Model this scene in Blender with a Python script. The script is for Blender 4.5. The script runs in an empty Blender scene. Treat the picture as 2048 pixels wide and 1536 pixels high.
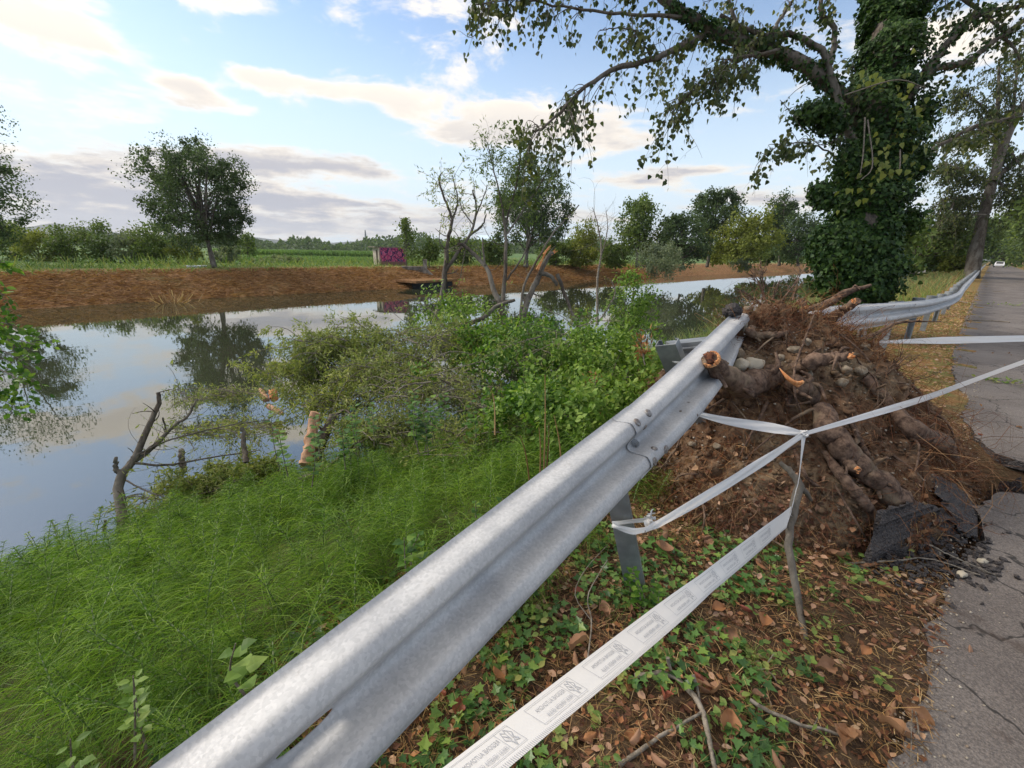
import bpy, math, random
import numpy as np
from mathutils import Vector, noise as mnoise
rng = np.random.default_rng(7)
random.seed(7)
sc = bpy.context.scene
COL = sc.collection
H = 1.65
FPX = 850.0          # focal length in pixels of the 2048 px wide picture

# ---------------------------------------------------------------- camera
def camera_basis():
    roll = math.atan(.0185)
    p = math.atan((768 - 503) * math.cos(roll) / FPX)
    w = np.array([0, math.cos(p), -math.sin(p)]); r0 = np.array([1., 0, 0]); d0 = np.cross(w, r0)
    r = math.cos(roll) * r0 - math.sin(roll) * d0
    d = math.cos(roll) * d0 + math.sin(roll) * r0
    yaw = math.radians(47.0449)
    Z = np.array([[math.cos(yaw), -math.sin(yaw), 0], [math.sin(yaw), math.cos(yaw), 0], [0, 0, 1]])
    return np.stack([r, d, w]) @ Z.T
RC = camera_basis()
EYE = np.array([0, 0, H])
def ray(x, y):
    v = np.array([x - 1024, y - 768, FPX], float) @ RC
    return v / np.linalg.norm(v)
def PX(x, y, D):                      # world point seen at a pixel, at depth D along the view axis
    return (np.array([x - 1024, y - 768, FPX], float) / FPX * D) @ RC + EYE
def at_z(x, y, z=0.):
    v = ray(x, y); return v * (z - H) / v[2] + EYE
def at_x(x, y, X):
    v = ray(x, y); return v * X / v[0] + EYE
def at_y(x, y, Y):
    v = ray(x, y); return v * Y / v[1] + EYE
def depth_of(P): return float(RC[2] @ (np.asarray(P) - EYE))

from mathutils import Matrix
cam_d = bpy.data.cameras.new('camera'); cam = bpy.data.objects.new('camera', cam_d); COL.objects.link(cam)
cam_d.sensor_width = 36; cam_d.lens = 36 * FPX / 2048; cam_d.clip_start = .02; cam_d.clip_end = 9000
M = Matrix([[RC[0][i], -RC[1][i], -RC[2][i]] for i in range(3)]).to_4x4()
M.translation = (0, 0, H); cam.matrix_world = M
sc.camera = cam

# ---------------------------------------------------------------- exposure, sky, sun
sc.view_settings.view_transform = 'Standard'; sc.view_settings.look = 'None'
sc.view_settings.gamma = 1; sc.view_settings.use_curve_mapping = False
sc.view_settings.exposure = 1.4
SUN_EL, SUN_AZ = math.radians(36), math.radians(-118)   # azimuth from +Y (road) clockwise; sun on the water side
world = bpy.data.worlds.new('World'); sc.world = world; world.use_nodes = True
WN = world.node_tree.nodes; WL = world.node_tree.links; WN.clear()
def wmath(op, a, b=None, c=None, clamp=False):
    n = WN.new('ShaderNodeMath'); n.operation = op; n.use_clamp = clamp
    for i, v in enumerate((a, b, c)):
        if v is None: continue
        if isinstance(v, (int, float)): n.inputs[i].default_value = v
        else: WL.new(v, n.inputs[i])
    return n.outputs[0]
def build_sky():
    sky = WN.new('ShaderNodeTexSky'); sky.sky_type = 'NISHITA'; sky.sun_disc = False
    sky.sun_elevation = SUN_EL; sky.sun_rotation = SUN_AZ; sky.air_density = 1.0; sky.dust_density = .4; sky.ozone_density = 2.0
    tc = WN.new('ShaderNodeTexCoord'); sep = WN.new('ShaderNodeSeparateXYZ'); WL.new(tc.outputs['Generated'], sep.inputs[0])
    X, Y, Z = sep.outputs
    az = wmath('ARCTAN2', X, Y); el = wmath('ARCSINE', wmath('ABSOLUTE', Z))
    den = wmath('ADD', wmath('MAXIMUM', Z, 0.0), .09)
    px = wmath('DIVIDE', X, den); py = wmath('DIVIDE', Y, den)
    def noise(vec, scale, detail, rough, dist=0.):
        n = WN.new('ShaderNodeTexNoise'); n.inputs['Scale'].default_value = scale; n.inputs['Detail'].default_value = detail
        n.inputs['Roughness'].default_value = rough; n.inputs['Distortion'].default_value = dist; WL.new(vec, n.inputs['Vector']); return n.outputs[0]
    def comb(a, b, c=0.):
        n = WN.new('ShaderNodeCombineXYZ')
        for i, v in enumerate((a, b, c)):
            if isinstance(v, (int, float)): n.inputs[i].default_value = v
            else: WL.new(v, n.inputs[i])
        return n.outputs[0]
    def ramp(v, a, b):
        n = WN.new('ShaderNodeMapRange'); n.interpolation_type = 'SMOOTHSTEP'; WL.new(v, n.inputs[0])
        n.inputs[1].default_value = a; n.inputs[2].default_value = b; return n.outputs[0]
    pv = comb(px, py)
    n1 = noise(pv, 1.75, 9, .62, .45)
    n2 = noise(comb(wmath('MULTIPLY', az, 2.2), wmath('MULTIPLY', el, 15.)), 1.5, 8, .58, .25)   # streaks
    n3 = noise(comb(wmath('ADD', px, 7.3), py), 1.7, 7, .6, .2)
    nel = noise(comb(wmath('MULTIPLY', az, 10.), wmath('MULTIPLY', el, 20.), 3.1), 1.0, 9, .68, .5)
    low = ramp(el, .42, .10)
    base = wmath('ADD', wmath('MULTIPLY', n1, wmath('SUBTRACT', 1.0, wmath('MULTIPLY', low, .65))), wmath('MULTIPLY', n2, wmath('MULTIPLY', low, .65)))
    def bump(x, y, wx, wy):
        r = ray(x, y); a0 = math.atan2(r[0], r[1]); e0 = math.asin(r[2])
        r2 = ray(x + wx, y); r3 = ray(x, y - wy)
        sx = abs(math.atan2(r2[0], r2[1]) - a0) + abs(math.asin(r2[2]) - e0) * .3; sy = abs(math.asin(r3[2]) - e0)
        u = wmath('MULTIPLY', wmath('SUBTRACT', az, a0), 1 / sx); v = wmath('MULTIPLY', wmath('SUBTRACT', el, e0), 1 / sy)
        q = wmath('ADD', wmath('MULTIPLY', u, u), wmath('MULTIPLY', v, v))
        return wmath('EXPONENT', wmath('MULTIPLY', q, -1.0))
    blobs = [(110, 45, 250, 75, .25), (470, 10, 80, 34, .24), (545, 155, 80, 28, .26), (375, 170, 60, 20, .22), (440, 215, 90, 22, .14), (365, 75, 24, 16, .12), (435, 65, 24, 14, .12),
             (340, 95, 110, 45, -.16), (580, 75, 130, 50, -.24), (1270, 70, 170, 80, -.34), (1380, 170, 160, 70, -.18), (470, 110, 230, 40, -.10), (1180, 120, 120, 60, -.08), (700, 130, 80, 30, .14),
             (760, 190, 120, 22, .10), (900, 90, 190, 80, .08), (250, 130, 150, 30, -.08), (780, 40, 120, 30, -.08), (1060, 170, 100, 30, -.06), (1000, 230, 260, 50, .20), (1180, 270, 200, 45, .16), (640, 250, 160, 30, -.05),
             (120, 190, 240, 40, .10), (100, 340, 330, 60, .20), (80, 430, 420, 34, .16), (560, 405, 260, 16, .12), (620, 330, 220, 50, .16), (620, 440, 420, 40, .17), (560, 270, 220, 22, -.14),
             (1560, 150, 150, 70, .14), (1310, 350, 170, 20, .13), (1500, 300, 150, 30, -.14), (1900, 100, 120, 80, .15), (1600, 400, 250, 30, .10),
             (1000, 400, 200, 30, .06), (840, 330, 60, 20, -.06)]
    acc = base
    for (x, y, wx, wy, a) in blobs:
        acc = wmath('ADD', acc, wmath('MULTIPLY', bump(x, y, wx, wy), a))
    acc = wmath('ADD', acc, wmath('MULTIPLY', wmath('SUBTRACT', nel, .5), .30))
    acc = wmath('ADD', acc, wmath('MULTIPLY', ramp(el, .60, .95), .16)); dens = ramp(acc, .515, .67)  # adds unseen cloud high overhead to turn the blue ground light neutral
    thick = ramp(wmath('ADD', acc, wmath('MULTIPLY', wmath('SUBTRACT', n3, .5), .22)), .56, .74)
    # thick undersides show mauve grey, more so low in the sky; high cloud stays cream white
    lowg = ramp(el, .36, .09)
    g = wmath('MULTIPLY', thick, wmath('ADD', wmath('MULTIPLY', lowg, .90), .04), clamp=True)
    def mixc(f, a, b):
        n = WN.new('ShaderNodeMix'); n.data_type = 'RGBA'
        for s, v in ((0, f), (6, a), (7, b)):
            if isinstance(v, tuple): n.inputs[s].default_value = (*v, 1)
            elif isinstance(v, (int, float)): n.inputs[s].default_value = v
            else: WL.new(v, n.inputs[s])
        return n.outputs[2]
    bright = mixc(ramp(el, .05, .35), (.45, .40, .335), (.49, .445, .385))
    ccol = mixc(g, bright, (.175, .182, .218))
    # clear air: the physical sky, with pale low haze lying near the horizon
    sk = WN.new('ShaderNodeVectorMath'); sk.operation = 'SCALE'; WL.new(sky.outputs[0], sk.inputs[0]); sk.inputs['Scale'].default_value = SKY_S
    hz = mixc(ramp(el, .48, .0), sk.outputs[0], (.33, .39, .44))
    fin = mixc(dens, hz, ccol)
    bg = WN.new('ShaderNodeBackground'); WL.new(fin, bg.inputs[0]); bg.inputs[1].default_value = 1.0
    out = WN.new('ShaderNodeOutputWorld'); WL.new(bg.outputs[0], out.inputs[0])
SKY_S = .078
build_sky()
world.cycles.sampling_method = 'MANUAL'; world.cycles.sample_map_resolution = 1024
sl = bpy.data.lights.new('sun', 'SUN'); sl.energy = 1.4; sl.angle = math.radians(24); sl.color = (1, .90, .76)
so = bpy.data.objects.new('sun', sl); COL.objects.link(so)
sdir = Vector((math.sin(SUN_AZ) * math.cos(SUN_EL), math.cos(SUN_AZ) * math.cos(SUN_EL), math.sin(SUN_EL)))
so.rotation_euler = sdir.to_track_quat('Z', 'Y').to_euler()
sc.cycles.max_bounces = 5; sc.cycles.diffuse_bounces = 3; sc.cycles.glossy_bounces = 3; sc.cycles.transmission_bounces = 3; sc.cycles.transparent_max_bounces = 4

# ---------------------------------------------------------------- materials
class NT:
    def __init__(s, name):
        s.m = bpy.data.materials.new(name); s.m.use_nodes = True; s.n = s.m.node_tree.nodes; s.l = s.m.node_tree.links; s.n.clear()
        s.out = s.n.new('ShaderNodeOutputMaterial')
    def put(s, sock, v):
        if v is None: return
        if isinstance(v, tuple): sock.default_value = (*v, 1) if len(v) == 3 and len(sock.default_value) == 4 else v
        elif isinstance(v, (int, float)): sock.default_value = v
        else: s.l.new(v, sock)
    def noise(s, scale, detail=4, rough=.55, vec=None, out=0, dist=0.):
        n = s.n.new('ShaderNodeTexNoise'); s.put(n.inputs['Scale'], scale); s.put(n.inputs['Detail'], detail); s.put(n.inputs['Roughness'], rough); s.put(n.inputs['Distortion'], dist)
        s.l.new(vec if vec is not None else s.pos(), n.inputs['Vector']); return n.outputs[out]
    def vor(s, scale, feat='F1', out=0, vec=None, rnd=1.):
        n = s.n.new('ShaderNodeTexVoronoi'); n.feature = feat; s.put(n.inputs['Scale'], scale); n.inputs['Randomness'].default_value = rnd
        s.l.new(vec if vec is not None else s.pos(), n.inputs['Vector']); return n.outputs[out]
    def pos(s):
        if not hasattr(s, '_p'): s._p = s.n.new('ShaderNodeNewGeometry')
        return s._p.outputs['Position']
    def geo(s, k):
        s.pos(); return s._p.outputs[k]
    def obj(s):
        if not hasattr(s, '_t'): s._t = s.n.new('ShaderNodeTexCoord')
        return s._t.outputs['Object']
    def scale(s, vec, v):
        n = s.n.new('ShaderNodeMapping'); s.l.new(vec, n.inputs[0]); n.inputs['Scale'].default_value = v; return n.outputs[0]
    def ramp(s, v, a, b, lo=0., hi=1.):
        n = s.n.new('ShaderNodeMapRange'); n.interpolation_type = 'SMOOTHSTEP'; s.put(n.inputs[0], v)
        for i, k in enumerate((a, b, lo, hi)): n.inputs[i + 1].default_value = k
        return n.outputs[0]
    def mix(s, f, a, b, mode='MIX'):
        n = s.n.new('ShaderNodeMix'); n.data_type = 'RGBA'; n.blend_type = mode; s.put(n.inputs[0], f); s.put(n.inputs[6], a); s.put(n.inputs[7], b); return n.outputs[2]
    def math(s, op, a, b=None, clamp=False):
        n = s.n.new('ShaderNodeMath'); n.operation = op; n.use_clamp = clamp; s.put(n.inputs[0], a); s.put(n.inputs[1], b); return n.outputs[0]
    def sep(s, v):
        n = s.n.new('ShaderNodeSeparateXYZ'); s.l.new(v, n.inputs[0]); return n.outputs
    def cr(s, v, stops):
        n = s.n.new('ShaderNodeValToRGB'); s.put(n.inputs[0], v); e = n.color_ramp.elements
        while len(e) < len(stops): e.new(.5)
        for k, (p, c) in zip(e, stops): k.position = p; k.color = (*c, 1)
        return n.outputs[0]
    def bump(s, h, strength=.5, dist=.01, normal=None):
        n = s.n.new('ShaderNodeBump'); s.put(n.inputs['Height'], h); n.inputs['Strength'].default_value = strength; n.inputs['Distance'].default_value = dist
        if normal is not None: s.l.new(normal, n.inputs['Normal'])
        return n.outputs[0]
    def bsdf(s, color, rough=.8, metal=0., spec=.3, normal=None, ior=None, trans=None):
        n = s.n.new('ShaderNodeBsdfPrincipled'); s.put(n.inputs['Base Color'], color); s.put(n.inputs['Roughness'], rough); s.put(n.inputs['Metallic'], metal)
        n.inputs['Specular IOR Level'].default_value = spec
        if ior: n.inputs['IOR'].default_value = ior
        if normal is not None: s.l.new(normal, n.inputs['Normal'])
        if trans is not None:
            t = s.n.new('ShaderNodeBsdfTranslucent'); s.put(t.inputs[0], trans[1])
            mx = s.n.new('ShaderNodeMixShader'); mx.inputs[0].default_value = trans[0]
            s.l.new(n.outputs[0], mx.inputs[1]); s.l.new(t.outputs[0], mx.inputs[2]); s.l.new(mx.outputs[0], s.out.inputs[0])
        else: s.l.new(n.outputs[0], s.out.inputs[0])
        return s.m
def leaf_mat(name, stops, trans=.35, rough=.5, spec=.3, patch=None, tb=1.5):
    t = NT(name); r = t.geo('Random Per Island'); c = t.cr(r, stops)
    c = t.mix(t.ramp(t.noise(patch or .9, 3), .35, .7), c, t.mix(.5, c, (1.35, 1.25, .8), 'MULTIPLY')) 
    lit = t.mix(1., c, (tb, tb * 1.05, tb * .6), 'MULTIPLY')
    return t.bsdf(c, rough, 0, spec, trans=(trans, lit))
def G(*a): return [(i / (len(a) - 1), c) for i, c in enumerate(a)]
MT = {}
MT['horsetail'] = leaf_mat('horsetail_green', G((.035, .07, .010), (.08, .17, .020), (.15, .26, .035), (.24, .35, .065)), .35, .55, .25, 1.1)
t = NT('horsetail_stem'); t.bsdf(t.mix(t.ramp(t.math('FRACT', t.math('MULTIPLY', t.sep(t.pos())[2], 38.)), .62, .75), (.16, .25, .07), (.40, .43, .24)), .6, 0, .2); MT['horsetail_stem'] = t.m
MT['willow_leaf'] = leaf_mat('willow_leaf', G((.10, .14, .035), (.17, .215, .06), (.25, .29, .09), (.33, .34, .14)), .3, .5)
MT['bush_leaf'] = leaf_mat('bush_leaf', G((.035, .09, .012), (.06, .14, .02), (.10, .20, .03), (.20, .30, .06)), .35, .45, .25)
MT['bramble_leaf'] = leaf_mat('bramble_leaf', G((.06, .12, .02), (.11, .20, .035), (.17, .27, .055), (.24, .33, .08)), .3, .5, .18)
MT['ivy_leaf'] = leaf_mat('ivy_leaf', G((.014, .034, .010), (.024, .056, .015), (.040, .085, .020), (.075, .13, .03)), .14, .5, .2)
MT['poplar_leaf'] = leaf_mat('poplar_leaf', G((.035, .055, .022), (.055, .08, .03), (.085, .11, .04), (.14, .15, .05)), .30, .45, .25)
MT['poplar_leaf_yellow'] = leaf_mat('poplar_leaf_yellow', G((.20, .24, .05), (.30, .32, .08)), .40, .45, .3)
MT['far_dark'] = leaf_mat('far_leaf_dark', G((.040, .065, .032), (.068, .105, .048), (.10, .15, .065)), .32, .6, .2, .3)
MT['far_mid'] = leaf_mat('far_leaf_mid', G((.065, .105, .030), (.105, .155, .045), (.15, .20, .06)), .35, .6, .2, .3)
MT['far_yellow'] = leaf_mat('far_leaf_yellow', G((.12, .15, .03), (.17, .20, .045), (.23, .25, .06)), .35, .6, .2, .3)
MT['far_grey'] = leaf_mat('far_leaf_grey', G((.12, .16, .10), (.18, .22, .14), (.24, .27, .18)), .25, .6, .2, .3)
MT['reed'] = leaf_mat('reed_blade', G((.09, .15, .06), (.15, .22, .09), (.22, .28, .12), (.32, .30, .12)), .3, .6, .2, .5)
MT['straw'] = leaf_mat('dry_straw', G((.14, .075, .035), (.24, .14, .065), (.36, .23, .11), (.50, .36, .20)), .15, .7, .2)
MT['thatch'] = leaf_mat('mown_thatch', G((.17, .085, .040), (.26, .14, .065), (.36, .21, .105), (.30, .19, .09)), .15, .8, .1)
MT['grass'] = leaf_mat('green_grass', G((.07, .13, .03), (.12, .20, .05), (.20, .27, .08), (.30, .30, .10)), .3, .55, .25)
MT['ground_ivy'] = leaf_mat('ground_ivy_leaf', G((.035, .09, .025), (.06, .14, .035), (.10, .20, .05), (.20, .30, .06)), .25, .38, .4)
MT['dead_tan'] = leaf_mat('dead_leaf_tan', G((.34, .20, .135), (.44, .28, .20), (.25, .13, .075), (.40, .29, .21)), .12, .6, .25, tb=1.)
MT['dead_orange'] = leaf_mat('dead_leaf_orange', G((.28, .12, .055), (.36, .17, .08), (.20, .09, .045)), .12, .55, .25, tb=1.)
MT['dead_red'] = leaf_mat('dead_leaf_red', G((.20, .05, .035), (.28, .09, .06), (.16, .05, .04)), .12, .5, .3)
MT['dead_dark'] = leaf_mat('dead_leaf_dark', G((.10, .045, .03), (.16, .07, .04), (.07, .035, .025)), .05, .6, .2)
t = NT('steel'); sp = t.vor(130, out=1); sr = t.sep(sp)[0]
n = t.noise(5, 5, .6); n2 = t.noise(190, 3, .6)
c = t.cr(sr, G((.44, .442, .442), (.49, .49, .488), (.54, .538, .535)))
c = t.mix(t.ramp(n, .35, .68), c, t.mix(1., c, (.80, .81, .83), 'MULTIPLY'))
c = t.mix(t.ramp(t.noise(22, 6, .7), .60, .72, 0, .35), c, (.62, .63, .63))
st = t.noise(1., 6, .65, t.scale(t.pos(), (60, 3, 60)))
c = t.mix(t.ramp(st, .56, .74, 0, .30), c, (.62, .62, .61)); c = t.mix(t.ramp(t.noise(1., 6, .7, t.scale(t.pos(), (3, 60, 3))), .60, .75, 0, .22), c, (.24, .22, .19)); c = t.mix(t.ramp(t.noise(7, 7, .75), .60, .70, 0, .35), c, (.26, .24, .21))
t.bsdf(c, t.ramp(n2, .3, .7, .50, .68), .55, .4, t.bump(t.math('ADD', n2, sr), .12, .002)); MT['steel'] = t.m
t.m.node_tree.nodes['Principled BSDF'].inputs['Metallic'].default_value = .12
def simple(name, fn):
    t = NT(name); fn(t); MT[name] = t.m
simple('dark_steel', lambda t: t.bsdf(t.mix(t.ramp(t.noise(8, 5), .35, .65), (.22, .23, .24), (.33, .35, .36)), .5, .5, .4, t.bump(t.noise(120, 3), .15, .002)))
simple('bolt_steel', lambda t: t.bsdf(t.mix(t.ramp(t.noise(60, 4), .4, .6), (.30, .29, .28), (.20, .17, .15)), .5, .6, .4))
def f(t):
    n = t.noise(3, 6, .65, t.scale(t.pos(), (1, 1, .25))); v = t.noise(28, 5, .65, t.scale(t.pos(), (1, 1, .2)))
    t.bsdf(t.mix(t.ramp(n, .35, .7), t.mix(t.ramp(v, .35, .65), (.040, .031, .024), (.125, .10, .078)), (.20, .18, .15)), .9, 0, .15, t.bump(v, .8, .02))
simple('bark', f)
def f(t):
    v = t.noise(45, 6, .65)
    t.bsdf(t.mix(t.ramp(v, .3, .7), (.10, .085, .065), (.30, .26, .21)), .85, 0, .2, t.bump(v, .5, .004))
simple('twig_bark', f)
def f(t):
    v = t.noise(24, 7, .68); n = t.noise(3.2, 5, .6)
    c = t.mix(t.ramp(v, .32, .68), (.045, .027, .020), (.21, .14, .10)); c = t.mix(t.ramp(n, .52, .68, 0, .8), c, (.27, .205, .135))
    c = t.mix(t.ramp(t.noise(9, 4), .58, .66, 0, .4), c, (.16, .09, .06))
    t.bsdf(c, .85, 0, .22, t.bump(t.math('ADD', v, t.math('MULTIPLY', t.noise(90, 4), .4)), .9, .008))
simple('root_bark', f)
def f(t):
    v = t.noise(1, 5, .6, t.scale(t.pos(), (70, 70, 14)))
    t.bsdf(t.mix(t.ramp(v, .3, .7), (.62, .20, .06), (.80, .44, .20)), .7, 0, .25, t.bump(v, .6, .006))
simple('raw_wood', f)
simple('peeled_wood', lambda t: t.bsdf(t.mix(t.ramp(t.noise(1, 6, .65, t.scale(t.pos(), (14, 14, 3))), .35, .65), (.30, .15, .08), (.58, .36, .22)), .7, 0, .25))
simple('wood_pith', lambda t: t.bsdf(t.mix(t.ramp(t.noise(60, 4), .4, .6), (.05, .02, .015), (.16, .06, .03)), .9))
def soil(t, dark=1.0, wet=0.):
    a = t.noise(2.2, 6, .62); b = t.noise(11, 7, .68); c2 = t.noise(48, 5, .65)
    c = t.cr(b, [(0.25, (.035, .018, .011)), (.45, (.11, .062, .036)), (.6, (.20, .125, .075)), (.8, (.30, .21, .13))])
    clay = t.mix(t.ramp(c2, .3, .7), (.15, .11, .068), (.31, .235, .15))
    c = t.mix(t.ramp(a, .50, .64, 0, .8), c, clay)
    c = t.mix(t.ramp(t.noise(6, 4, .6, out=0), .60, .70, 0, .7), c, (.07, .032, .022))
    h = t.math('ADD', b, t.math('MULTIPLY', c2, .5))
    t.bsdf(c, .9, 0, .2, t.bump(t.math('ADD', h, t.math('MULTIPLY', t.noise(160, 3), .2)), 1., .02))
simple('soil', soil)
def f(t):
    a = t.noise(.9, 5, .6); b = t.noise(16, 6, .7); c2 = t.noise(90, 4, .7)
    c = t.cr(b, [(.28, (.030, .019, .013)), (.5, (.085, .054, .034)), (.68, (.16, .11, .065)), (.85, (.27, .19, .11))])
    c = t.mix(t.ramp(c2, .52, .72, 0, .6), c, (.26, .16, .085))
    # further along the verge: pale mown straw and thin grass
    y = t.sep(t.pos())[1]; far = t.ramp(y, 4.5, 9.)
    g = t.mix(t.ramp(t.noise(3.5, 6, .7), .42, .60), (.38, .22, .09), (.22, .22, .08)); g = t.mix(t.ramp(b, .35, .6), g, t.mix(1., g, (.55, .5, .45), 'MULTIPLY'))
    c = t.mix(far, c, g)
    t.bsdf(c, .92, 0, .15, t.bump(t.math('ADD', b, c2), .9, .015))
simple('verge', f)
def f(t):
    b = t.noise(7, 6, .7); t.bsdf(t.mix(t.ramp(b, .3, .7), (.030, .035, .014), (.085, .085, .035)), .95, 0, .1, t.bump(b, .8, .03))
simple('bank_soil', f)
def f(t):
    b = t.noise(1, 6, .72, t.scale(t.pos(), (3, 3, 9))); a = t.noise(.35, 5, .6); c2 = t.noise(14, 4, .7)
    c = t.cr(b, [(.28, (.12, .06, .028)), (.48, (.24, .13, .06)), (.62, (.35, .20, .10)), (.8, (.42, .27, .15))])
    c = t.mix(t.ramp(a, .52, .70, 0, .55), c, (.17, .17, .06)); c = t.mix(t.ramp(c2, .5, .7, 0, .4), c, (.13, .06, .03))
    z = t.sep(t.pos())[2]
    c = t.mix(t.ramp(t.math('ADD', z, t.math('MULTIPLY', a, .5)), .12, .34), c, t.mix(t.ramp(c2, .3, .7), (.20, .22, .075), (.33, .27, .13)))
    t.bsdf(c, .95, 0, .1, t.bump(t.math('ADD', b, c2), 1., .10))
simple('far_bank', f)
def f(t):
    X, Y, Z = t.sep(t.pos())
    b = t.noise(1, 6, .7, t.scale(t.pos(), (.7, .18, 1))); a = t.noise(.05, 4, .6)
    c = t.cr(b, [(.3, (.055, .10, .040)), (.5, (.09, .165, .06)), (.75, (.14, .22, .085))])
    c = t.mix(t.ramp(a, .45, .6), c, (.15, .20, .07))
    t.bsdf(c, .95, 0, .1, t.bump(b, .7, .2))
simple('field', f)
def f(t):
    a = t.noise(.8, 5, .6); b = t.noise(130, 4, .7); v = t.vor(95); v2 = t.vor(240)
    c = t.mix(t.ramp(a, .35, .65), (.135, .116, .106), (.20, .176, .160))
    c = t.mix(t.ramp(b, .35, .7), t.mix(1., c, (.6, .6, .6), 'MULTIPLY'), t.mix(1., c, (1.35, 1.33, 1.3), 'MULTIPLY'))
    c = t.mix(t.ramp(v, .16, .08, 0, .8), c, (.30, .27, .24)); c = t.mix(t.ramp(v2, .14, .07, 0, .6), c, (.42, .38, .33))
    cr = t.vor(1.6, 'DISTANCE_TO_EDGE', 0, t.mix(.25, t.pos(), t.noise(3, 4, out=1)))
    c = t.mix(t.ramp(cr, .010, .002, 0, .85), c, (.02, .018, .016))
    c = t.mix(t.ramp(t.noise(2.1, 6, .7), .56, .66, 0, .55), c, (.060, .040, .030))
    wet = t.ramp(t.noise(.5, 3), .4, .6, .75, .92)
    t.bsdf(c, wet, 0, .35, t.bump(t.math('SUBTRACT', b, v), .55, .006))
simple('asphalt', f)
def f(t):
    b = t.noise(60, 6, .75); v = t.vor(75)
    c = t.mix(t.ramp(b, .3, .7), (.030, .026, .026), (.13, .115, .11)); c = t.mix(t.ramp(v, .12, .05, 0, .5), c, (.16, .14, .13))
    t.bsdf(c, .75, 0, .3, t.bump(t.math('ADD', b, v), 1., .015))
simple('broken_asphalt', f)
def f(t):
    p = t.pos()
    rip = t.noise(1, 3, .5, t.scale(p, (1.2, .7, 1))); rip2 = t.noise(1, 2, .5, t.scale(p, (9, 6, 1)))
    nm = t.bump(t.math('ADD', rip, t.math('MULTIPLY', rip2, .06)), .10, .02)
    murk = t.mix(t.ramp(t.noise(.15, 3), .3, .7), (.030, .036, .022), (.045, .050, .030))
    t.bsdf(murk, .015, 0, .5, nm, ior=2.5)
simple('water', f)
def f(t):
    n = t.n.new('ShaderNodeBsdfPrincipled'); n.inputs['Base Color'].default_value = (.80, .79, .78, 1); n.inputs['Roughness'].default_value = .38
    b = t.bump(t.noise(40, 4, .6), .25, .004); t.l.new(b, n.inputs['Normal'])
    tr = t.n.new('ShaderNodeBsdfTranslucent'); tr.inputs[0].default_value = (.8, .8, .82, 1); mx = t.n.new('ShaderNodeMixShader'); mx.inputs[0].default_value = .25
    t.l.new(n.outputs[0], mx.inputs[1]); t.l.new(tr.outputs[0], mx.inputs[2]); t.l.new(mx.outputs[0], t.out.inputs[0])
simple('tape', f)
simple('tape_print', lambda t: t.bsdf((.36, .37, .40), .5))
simple('stone', lambda t: t.bsdf(t.mix(t.geo('Random Per Island'), t.mix(t.ramp(t.noise(18, 5), .3, .7), (.30, .26, .20), (.42, .37, .30)), (.50, .44, .34)), .8, 0, .25, t.bump(t.noise(50, 4), .3, .004)))
simple('cobble', lambda t: t.bsdf(t.mix(t.ramp(t.noise(20, 6, .65), .4, .62), (.16, .115, .075), (.30, .25, .185)), .85, 0, .25, t.bump(t.noise(50, 4), .3, .004)))
simple('pebble', lambda t: t.bsdf(t.cr(t.geo('Random Per Island'), G((.20, .15, .11), (.34, .28, .21), (.46, .41, .33), (.16, .12, .09))), .8, 0, .25))
simple('concrete', lambda t: t.bsdf(t.mix(t.ramp(t.noise(3, 6, .65), .35, .65), (.15, .13, .105), (.34, .30, .25)), .9, 0, .2, t.bump(t.noise(20, 5), .6, .02)))
simple('pale_wall', lambda t: t.bsdf(t.mix(t.ramp(t.noise(1.4, 6, .65), .35, .65), (.42, .34, .28), (.58, .50, .42)), .9))
simple('dark_void', lambda t: t.bsdf((.02, .022, .022), .7))  # near-black fill for the culvert mouth and the hut doorway
simple('white_paint', lambda t: t.bsdf((.75, .75, .76), .35, 0, .5))
simple('glass', lambda t: t.bsdf((.03, .035, .04), .08, 0, .6))
simple('rubber', lambda t: t.bsdf((.02, .02, .02), .8))
simple('roof_tile', lambda t: t.bsdf((.36, .15, .09), .85))
simple('hill_wood', lambda t: t.bsdf(t.mix(t.ramp(t.noise(.01, 5), .4, .6), (.05, .08, .05), (.10, .13, .07)), .95))
def f(t):
    p = t.obj()
    d = t.noise(2.2, 2, .5, p, 1); q = t.mix(.35, p, d)
    w = t.vor(3.4, 'DISTANCE_TO_EDGE', 0, q); w2 = t.noise(3.2, 3, .5, q)
    c = t.mix(t.ramp(t.noise(5, 3, .5, p), .42, .58), (.42, .045, .15), (.56, .14, .26))
    c = t.mix(t.ramp(w, .085, .045), c, (.035, .03, .09)); c = t.mix(t.ramp(w2, .62, .66), c, (.10, .09, .22))
    c = t.mix(t.ramp(t.sep(p)[2], .55, .35), c, (.22, .12, .10))
    t.bsdf(c, .8, 0, .3)
simple('graffiti', f)

MT['crop'] = leaf_mat('crop_leaf', G((.09, .16, .05), (.13, .21, .075), (.17, .26, .10)), .3, .6, .2, .05)
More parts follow.
